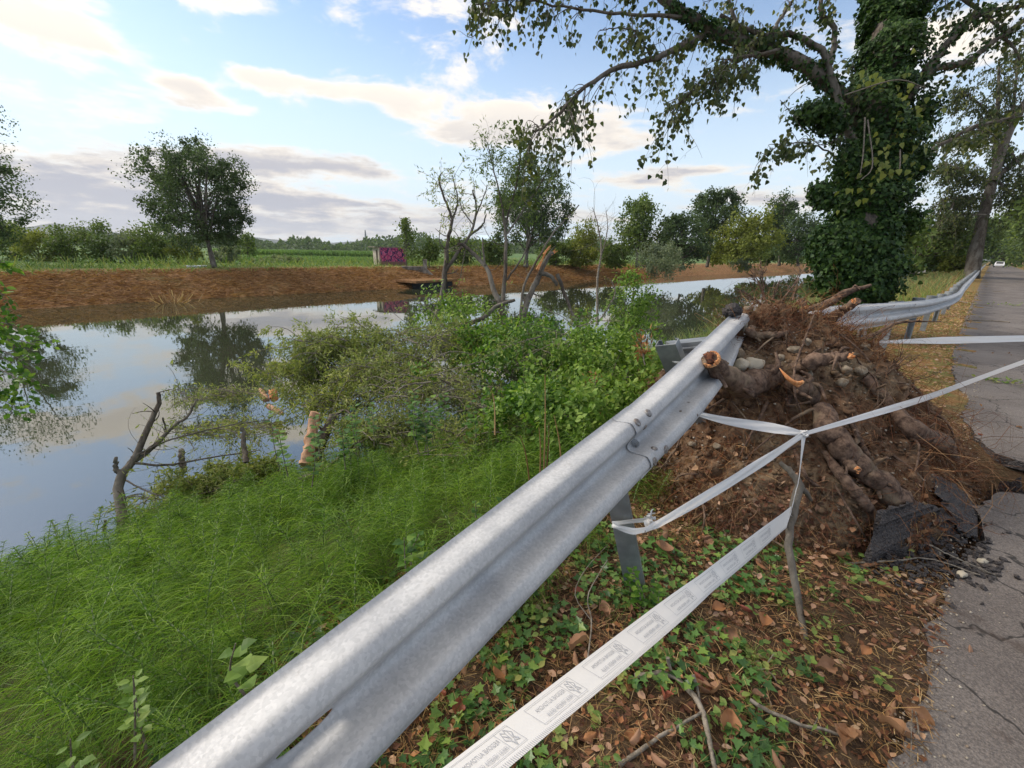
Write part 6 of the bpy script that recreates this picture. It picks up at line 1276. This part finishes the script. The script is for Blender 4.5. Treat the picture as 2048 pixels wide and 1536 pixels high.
# ---------------------------------------------------------------- hut, sluice, culvert
def prism(mb, poly, ext):
    poly = [np.array(p) for p in poly]; n = len(poly); V = poly + [p + ext for p in poly]
    for k in range(n): mb.add([V[k], V[(k + 1) % n], V[n + (k + 1) % n], V[n + k]], [[0, 1, 2, 3]], 0, False)
    mb.add(poly, [list(range(n))], 0, False); mb.add([p + ext for p in poly], [list(range(n))[::-1]], 0, False)
def build_hut():
    b = at_z(781, 529, 0); D = 45.; cpx = lambda x, y: PX(x, y, D)
    L = cpx(762, 528); Rr = cpx(812, 528); front = nrm((Rr - L) * [1, 1, 0]); w = 2.75; back = nrm(np.cross([0, 0, 1.], front)); 
    if back @ RC[2] < 0: back = -back
    o = np.array([L[0], L[1], -.05]); root = empty('concrete_hut', tuple(o), 'small flat-roofed hut with pink and black graffiti on the far bank', 'hut')
    w = np.linalg.norm((Rr - L)[:2]); h = 1.85; dd = 1.7; side = -front * .62 + back * .78
    def wall(name, a, b_, z0, z1, mat, th=.12):
        mb = MB(); n = nrm(np.cross(b_ - a, [0, 0, 1.])); c = (a + b_) / 2; obox(mb, np.array([c[0], c[1], (z0 + z1) / 2]), (b_ - a) / 2, n * th / 2, np.array([0, 0, (z1 - z0) / 2])); return part(mb, name, mat, root)
    wall('front_wall', o, o + front * w, -.1, .15 + h - .2, 'graffiti'); a = o - front * .07; e = a + side * dd
    wall('side_wall', a + side * dd * .0, a + side * dd * .22, -.1, -.05 + h, 'pale_wall'); wall('side_wall', a + side * dd * .52, e, -.1, -.05 + h, 'pale_wall'); wall('lintel', a + side * dd * .22, a + side * dd * .52, -.05 + h * .86, -.05 + h, 'pale_wall'); wall('back_wall', e + front * .2, e + front * w, -.1, -.05 + h, 'pale_wall'); wall('end_wall', o + front * w, e + front * w, -.1, -.05 + h, 'pale_wall')
    wall('doorway_panel', a + side * dd * .24 + front * .5, a + side * dd * .50 + front * .5, 0, -.05 + h * .8, 'dark_void'); wall('notice', a + side * dd * .30 + front * .1, a + side * dd * .42 + front * .1, .8, 1.2, 'white_paint', .02)  # near-black panel set back inside the doorway
    mb = MB(); c = (o + e + front * w) / 2; obox(mb, np.array([(o[0] + e[0] + front[0] * w) / 2, (o[1] + e[1] + front[1] * w) / 2, -.05 + h + .06]), front * (w / 2 + .55), side * (dd / 2 + .12), np.array([0, 0, .05])); part(mb, 'roof', 'concrete', root)
    # sluice masonry in the bank
    D = 41.; s0 = PX(806, 534, D); s1 = PX(846, 534, D); fr = nrm((s1 - s0) * [1, 1, 0]); bk = nrm(np.cross([0, 0, 1.], fr)); bk = bk * np.sign(bk @ RC[2]); W = np.linalg.norm((s1 - s0)[:2]); g = empty('sluice_wall', tuple(s0), 'weathered stone sluice headwall with wing walls set in the far bank', 'sluice')
    rows = 4; top = .02; ch = .25
    for r_ in range(rows):
        nb = 5; 
        for k in range(nb):
            x0 = W * (k + (.5 if r_ % 2 else 0)) / nb; x1 = min(x0 + W / nb * .95, W)
            if x1 - x0 < .05: continue
            mb = MB(); obox(mb, s0 * [1, 1, 0] + fr * (x0 + x1) / 2 + np.array([0, 0, top - ch * (r_ + .5)]) + bk * rng.uniform(-.03, .03), fr * (x1 - x0) / 2, bk * .18, np.array([0, 0, ch * .46])); part(mb, 'stone', 'concrete', g)
    mb = MB(); obox(mb, s0 * [1, 1, 0] + fr * W / 2 + np.array([0, 0, top + .05]), fr * (W / 2 + .1), bk * .26, np.array([0, 0, .05])); part(mb, 'coping', 'concrete', g)
    mb = MB(); P_ = s0 * [1, 1, 0] + fr * (W + .02); prism(mb, [P_ + [0, 0, .0], P_ + fr * .25 + [0, 0, .0], P_ + fr * 1.3 + [0, 0, -.95], P_ + [0, 0, -.95]], -bk * .35); 0 and mb.add([P_ + [0, 0, .2], P_ - bk * .2 + [0, 0, .2], P_ + fr * 1.1 - bk * .6 + [0, 0, -.75], P_ + [0, 0, -.75], P_ + fr * .22 + [0, 0, .2], P_ + fr * 1.35 - bk * .5 + [0, 0, -.75]], [[0, 1, 4], [3, 5, 2]], 0, False); 0 and mb.add([P_ - bk * .2 + [0, 0, .2], P_ + fr * .22 - bk * .2 + [0, 0, .2], P_ + fr * 1.35 - bk * .6 + [0, 0, -.75], P_ + fr * 1.1 - bk * .6 + [0, 0, -.75], P_ - bk * .2 + [0, 0, -.75]], [[0, 1, 2, 3], [0, 3, 4, 4]][:1], 0, False); part(mb, 'wing_wall', 'concrete', g)
    mb = MB(); pc = PX(850, 526, D); obox(mb, [pc[0], pc[1], .30], fr * .16, bk * .16, np.array([0, 0, .40])); obox(mb, [pc[0], pc[1], .73], fr * .2, bk * .2, np.array([0, 0, .04])); part(mb, 'pillar', 'concrete', g)
    mb = MB(); q = s0 * [1, 1, 0] + fr * W * .45 - bk * .5; obox(mb, q + [0, 0, -1.2], fr * W * .4, bk * .3, np.array([0, 0, .05])); part(mb, 'sill', 'concrete', g)
    a, b_ = at_z(839, 578, WZ), at_z(905, 573, WZ); n_ = nrm(np.cross(b_ - a, [0, 0, 1.])); n_ = n_ * np.sign(n_ @ RC[2]); mb = MB(); c = (a + b_) / 2
    g2 = empty('culvert_mouth', tuple(c), 'dark culvert mouth under a thin slab at the far water edge', 'culvert'); d_ = (b_ - a) / 2
    mb.add([a + [0, 0, -.1], b_ + [0, 0, -.1], b_ + [0, 0, .52], a + [0, 0, .52]], [[0, 1, 2, 3]], 0, False); obox(mb, c + n_ * .5 + [0, 0, .2], d_, n_ * .45, np.array([0, 0, .30])); part(mb, 'mouth_shade', 'dark_void', g2); mb = MB(); obox(mb, c + n_ * 1.15 + [0, 0, .58], d_ * 1.25, n_ * 1.3, np.array([0, 0, .09])); part(mb, 'slab', 'far_bank', g2)  # shade inside the culvert mouth is painted as a solid near-black box
    mb = MB(); c = at_z(390, 534, .0); th = np.linspace(0, 2 * np.pi, 25)[:-1]; 
    for z0, r_ in ((.0, .85), (.14, .85)): pass
    ring = np.stack([np.cos(th), np.sin(th), 0 * th], -1); r_ = 20 / FPX * depth_of(c); V = np.concatenate([c + ring * [r_, r_, 0], c + ring * [r_, r_, 0] + [0, 0, .12], [c + [0, 0, .12]]]); k = np.arange(24); mb.add(V, np.stack([k, (k + 1) % 24, (k + 1) % 24 + 24, k + 24], -1), 0, False); mb.add(V, np.stack([k + 24, (k + 1) % 24 + 24, np.full(24, 48)], -1), 0, False)
    tag(mb.build('manhole_cover', 'white_paint', loc=c), 'pale round concrete cover lying at the top of the far bank', 'cover')
build_hut()
# ---------------------------------------------------------------- right-hand side: leaning tree, hedges, far road
def build_right():
    b = at_x(1946, 545, -.98); b[2] = -.1; D = depth_of(b); KS = D / 20
    root = empty('leaning_tree', tuple(b), 'dark leaning tree behind the guardrail, its crown filling the upper right corner', 'tree'); lf = MB()
    P = spline([b, PX(1958, 470, D), PX(1975, 400, D - .3), PX(1992, 340, D - .6), PX(2015, 270, D - 1), PX(2060, 190, D - 1.5)], 24); mb = MB(); tube(mb, P, np.r_[np.linspace(.44, .32, 6), np.linspace(.31, .20, 18)] * KS * .68, 12, 0, True, .05); part(mb, 'trunk', 'bark', root)
    for (px, r0, r1, nh, L0) in [([(1985, 365), (2010, 340), (2060, 300)], .15, .08, 20, 1.5), ([(1990, 345), (1993, 270), (1996, 200), (1998, 120)], .13, .04, 40, 1.3), ([(2010, 275), (1960, 250), (1900, 278), (1865, 285)], .10, .03, 46, 1.3), ([(1978, 400), (1930, 395), (1880, 400)], .06, .02, 60, 1.4), ([(1985, 370), (1930, 340), (1880, 330)], .06, .02, 60, 1.4), ([(1972, 430), (1920, 430), (1885, 440)], .05, .02, 34, 1.1), ([(1998, 250), (1950, 200), (1910, 180)], .05, .02, 50, 1.3), ([(2020, 260), (2030, 180), (2040, 90)], .08, .03, 50, 1.4), ([(1990, 350), (2020, 390), (2060, 400)], .06, .02, 50, 1.2), ([(2010, 280), (2040, 330), (2080, 350)], .06, .02, 40, 1.2)]:
        Dd = D - .8; Q = spline([PX(x, y, Dd + rng.normal() * .3 * KS) for x, y in px], 16); mb = MB(); tube(mb, Q, np.linspace(r0, r1, 16) * KS, 7, 0, False, .04); hanging(mb, lf, Q, nh, L0 * KS, .012 * KS, .12 * KS, 34, sub=3, tmpl=L_DIAMOND, up=.25); part(mb, 'limb', 'bark', root)
    part(lf, 'foliage', 'poplar_leaf', root)
    GR = 'trees and bushes lining the road'
    def rb(x, y, X, rx, ry, n, mat, label, zb=-.2, f_=1.):
        p = at_x(x, y, X); D = depth_of(p); return bush('roadside_bush', p, (rx / FPX * D, rx / FPX * D, ry / FPX * D), n, .0075 * D * f_, mat, label, L_DIAMOND, 6, group=GR, zmin=zb, srad=.03, clump=.26, ncl=60)
    rb(1900, 505, -4.2, 42, 32, 5200, 'far_dark', 'dark bush mass behind the rail, left of the leaning trunk'); rb(1850, 518, -5.5, 36, 18, 3000, 'far_mid', 'low bush sloping to the canal behind the reeds'); rb(1925, 490, -3.6, 34, 44, 4600, 'far_dark', 'tall dark bush touching the leaning trunk'); rb(1905, 528, -2.6, 20, 12, 1500, 'far_yellow', 'light green shrub in the grass before the leaning trunk')
    rb(1960, 480, -3.0, 28, 40, 3600, 'far_mid', 'roadside bush immediately beyond the leaning trunk'); rb(1800, 490, -9.5, 18, 44, 2400, 'far_dark', 'rounded dark tree crown just right of the ivy trunk')
    rb(2050, 470, 7.5, 60, 55, 6500, 'far_mid', 'big roadside bush at the right picture edge'); rb(2020, 480, 6.2, 34, 44, 4200, 'far_dark', 'dark roadside bush left of the one at the picture edge'); rb(2100, 440, 7.5, 70, 90, 5000, 'far_mid', 'leafy wall of bushes outside the right edge')
    rb(1975, 485, -2.2, 14, 28, 1600, 'far_mid', 'bush closing the avenue on the left of the gap', f_=.9); rb(2006, 490, 4.8, 14, 30, 1800, 'far_mid', 'bush closing the avenue on the right of the gap', f_=.9)
    for k, (X, Y) in enumerate([(-3.6, 62), (-3.4, 85), (-3.8, 115), (-4, 150), (6.5, 60), (6.3, 80), (6.6, 105), (6.8, 135), (-6, 50)]):
        h = (4.6 if X < 0 else 7.5) + rng.uniform(0, 1); X = X - (1.8 if X < 0 else 0); x = X + (.3 if X < 0 else -1.); tree('avenue_tree', (X, Y, -.1), [((x, Y, h * .6), (3.3, 3.5, h * .42), 2), ((x * (.95 if X < 0 else .6), Y, h * .85), (2.6, 3, h * .2), 1), ((X, Y, h * .3), (2, 2.5, h * .28), .8)], .22, 2600, .55, 'far_dark' if k % 2 else 'far_mid', ['first', 'second', 'third', 'fourth', 'first', 'second', 'third', 'fourth', 'extra'][k] + (' avenue tree on the canal side of the road, counted from the leaning tree' if X < -3 and k < 4 else ' avenue tree on the right side of the road, counted from the camera' if X > 0 else ' canal-side avenue tree set back towards the water'), group='avenue trees far along the road', clump=.28, bare=.25)
    for k in range(3):
        x = -7 + 10 * k; tree('distant_tree', (x - 2, 210, -.1), [((x, 210, 4), (6, 3, 4.5), 1)], .3, 900, 1.1, 'far_dark', ['left', 'middle', 'right'][k] + ' one of the three distant trees closing the end of the road', group='trees closing the end of the road', clump=.3)
    # white car far down the road
    Y = 165; cx = 1.4; root = empty('white_car', (cx, Y, 0), 'white car far away in the middle of the tree tunnel', 'car')
    mb = MB(); prof = [(-2.0, .35), (-2.05, .7), (-1.2, .85), (-.7, 1.35), (.9, 1.38), (1.6, .95), (2.05, .85), (2.05, .35)]; n = len(prof); V = [[cx + s * .85 * (1 if z < .9 else .82), Y + y, z] for s in (-1, 1) for (y, z) in prof]
    mb.add(V, [[k, (k + 1) % n, n + (k + 1) % n, n + k] for k in range(n)], 0, False); cL = len(V)
    for s in (0, 1):
        c = [cx + (-.85, .85)[s], Y, .8]; mb.add([V[s * n + k] for k in range(n)] + [c], [[k, (k + 1) % n, n] if s else [(k + 1) % n, k, n] for k in range(n)], 0, False)
    part(mb, 'body', 'white_paint', root); mb = MB(); obox(mb, [cx, Y - .97, 1.1], [.62, 0, 0], [0, .02, .02], [0, .2, .2]); part(mb, 'windscreen', 'glass', root)
    for (sx, sy) in ((-.8, -1.3), (.8, -1.3), (-.8, 1.3), (.8, 1.3)):
        mb = MB(); tube(mb, [[cx + sx - .1, Y + sy, .32], [cx + sx + .1, Y + sy, .32]], .32, 14); part(mb, 'wheel', 'rubber', root)
    # pale buildings beyond the canal bend
    for (x, y, w, h, d, l, rf) in [(1832, 486, 8, 16, 900, 'pale square tower on the horizon right of the ivy trunk', False), (1845, 492, 16, 8, 920, 'low pale building beside the distant tower', True), (1820, 490, 12, 7, 880, 'small red-roofed house left of the distant tower', True)]:
        p = PX(x, y, d); root = empty('distant_building', (p[0], p[1], 0), l, 'building'); mb = MB(); box(mb, (p[0] - w, p[1] - w, 0), (p[0] + w, p[1] + w, p[2] + h)); part(mb, 'wall', 'pale_wall', root); mb = MB(); z = p[2] + h; 
        mb.add([[p[0] - w - 1, p[1] - w - 1, z], [p[0] + w + 1, p[1] - w - 1, z], [p[0] + w + 1, p[1] + w + 1, z], [p[0] - w - 1, p[1] + w + 1, z], [p[0], p[1], z + (4 if rf else 1)]], [[0, 1, 4], [1, 2, 4], [2, 3, 4], [3, 0, 4]], 0, False); part(mb, 'roof', 'roof_tile' if rf else 'concrete', root)
        for q in range(4): mb = MB(); box(mb, (p[0] - w * .6 + q * w * .4, p[1] - w - .2, z - h * .5), (p[0] - w * .45 + q * w * .4, p[1] - w + .05, z - h * .3)); part(mb, 'window', 'glass', root)
build_right()
def build_far():
    # hedgerow and woods on the plain's edge, maize strip, hills, mast
    mb = MB(); N = 30000; x = rng.uniform(-60, 1750, N); D = rng.uniform(330, 520, N); P = np.array([PX(a, 505, d) for a, d in zip(x, D)]); hh = np.array([5 + 7 * (.5 + mnoise.noise(Vector((a * .02, 1.5, 0)))) + 5 * max(0, mnoise.noise(Vector((a * .07, 4.5, 0)))) for a in x]); P[:, 2] = rng.random(N) ** .8 * hh; leaves(mb, L_DIAMOND, P, rdir(N), rdir(N), rng.uniform(2., 4., N)); tag(mb.build('distant_treeline', 'far_dark'), kind='stuff')
    mb = MB(); N = 16000; x = rng.uniform(430, 760, N); D = 78 + rng.uniform(0, 14, N); P = np.array([PX(a, 505, d) for a, d in zip(x, D)]); P[:, 2] = .1; L = rng.uniform(.8, 1.2, N); d = nrm(rdir(N, .7, 1)); C = P[:, None] + d[:, None] * L[:, None, None] * np.linspace(0, 1, 2)[None, :, None]; ribbons(mb, C, np.tile([.18, .10], (N, 1))); tag(mb.build('maize_crop', 'crop'), kind='stuff')
    mb = MB(); N = 22000; x = rng.uniform(440, 900, N); D = 50 + 24 * rng.random(N); P = np.array([PX(a, 515, d) for a, d in zip(x, D)]); P[:, 0] = np.round(P[:, 0] / .8) * .8 + rng.normal(0, .08, N); P[:, 2] = .02 + rng.random(N) * .30; leaves(mb, L_DIAMOND, P, rdir(N), rdir(N, 0, 1), rng.uniform(.15, .3, N)); tag(mb.build('soy_crop', 'crop'), kind='stuff')
    for nm, d, hs, x0, x1, seed in (('hills', 5200, 170, -200, 2300, 1), ('hills', 3600, 60, -200, 2300, 2)):
        mb = MB(); n = 160; xs = np.linspace(x0, x1, n); V = []
        for a in xs:
            r = ray(a, 500); r = nrm(np.array([r[0], r[1], 0])); h = hs * (.55 + .6 * mnoise.noise(Vector((a * .004, seed * 5., 0))) + .15 * mnoise.noise(Vector((a * .02, seed, 0)))) + (hs * .9 * math.exp(-((a - 1850) / 55) ** 2) if seed == 1 else 0); p = r * d; V += [[p[0], p[1], -5], [p[0], p[1], max(h, 2)], [p[0] * 1.25, p[1] * 1.25, -5]]
        mb.add(V, [[3 * k + c, 3 * k + 3 + c, 3 * k + 4 + c, 3 * k + 1 + c] for k in range(n - 1) for c in (0, 1)]); tag(mb.build(nm, 'hill_wood'), kind='structure')
    p = PX(733, 495, 420); root = empty('lattice_mast', (p[0], p[1], 0), 'thin lattice mast rising above the distant treeline', 'mast')
    for (sx, sy) in ((-1, -1), (1, -1), (1, 1), (-1, 1)): mb = MB(); tube(mb, [[p[0] + sx * 1.2, p[1] + sy * 1.2, 0], [p[0] + sx * .2, p[1] + sy * .2, 19]], .22, 4); part(mb, 'leg', 'dark_steel', root)
    for z in range(2, 18, 3): mb = MB(); w = 1.2 - z / 19.; box(mb, (p[0] - w - .2, p[1] - w - .2, z), (p[0] + w + .2, p[1] + w + .2, z + .25)); part(mb, 'brace', 'dark_steel', root)
build_far()

# ---------------------------------------------------------------- thin summer haze over the plain
def build_haze():
    t = NT('haze_air'); v = t.n.new('ShaderNodeVolumePrincipled'); v.inputs['Color'].default_value = (.86, .90, .96, 1); v.inputs['Density'].default_value = .00013; v.inputs['Anisotropy'].default_value = .2
    t.l.new(v.outputs[0], t.out.inputs['Volume']); MT['haze'] = t.m; mb = MB(); box(mb, (-7500, -7500, -7), (7500, 7500, 320)); o = mb.build('haze', 'haze'); tag(o, kind='stuff')
build_haze()
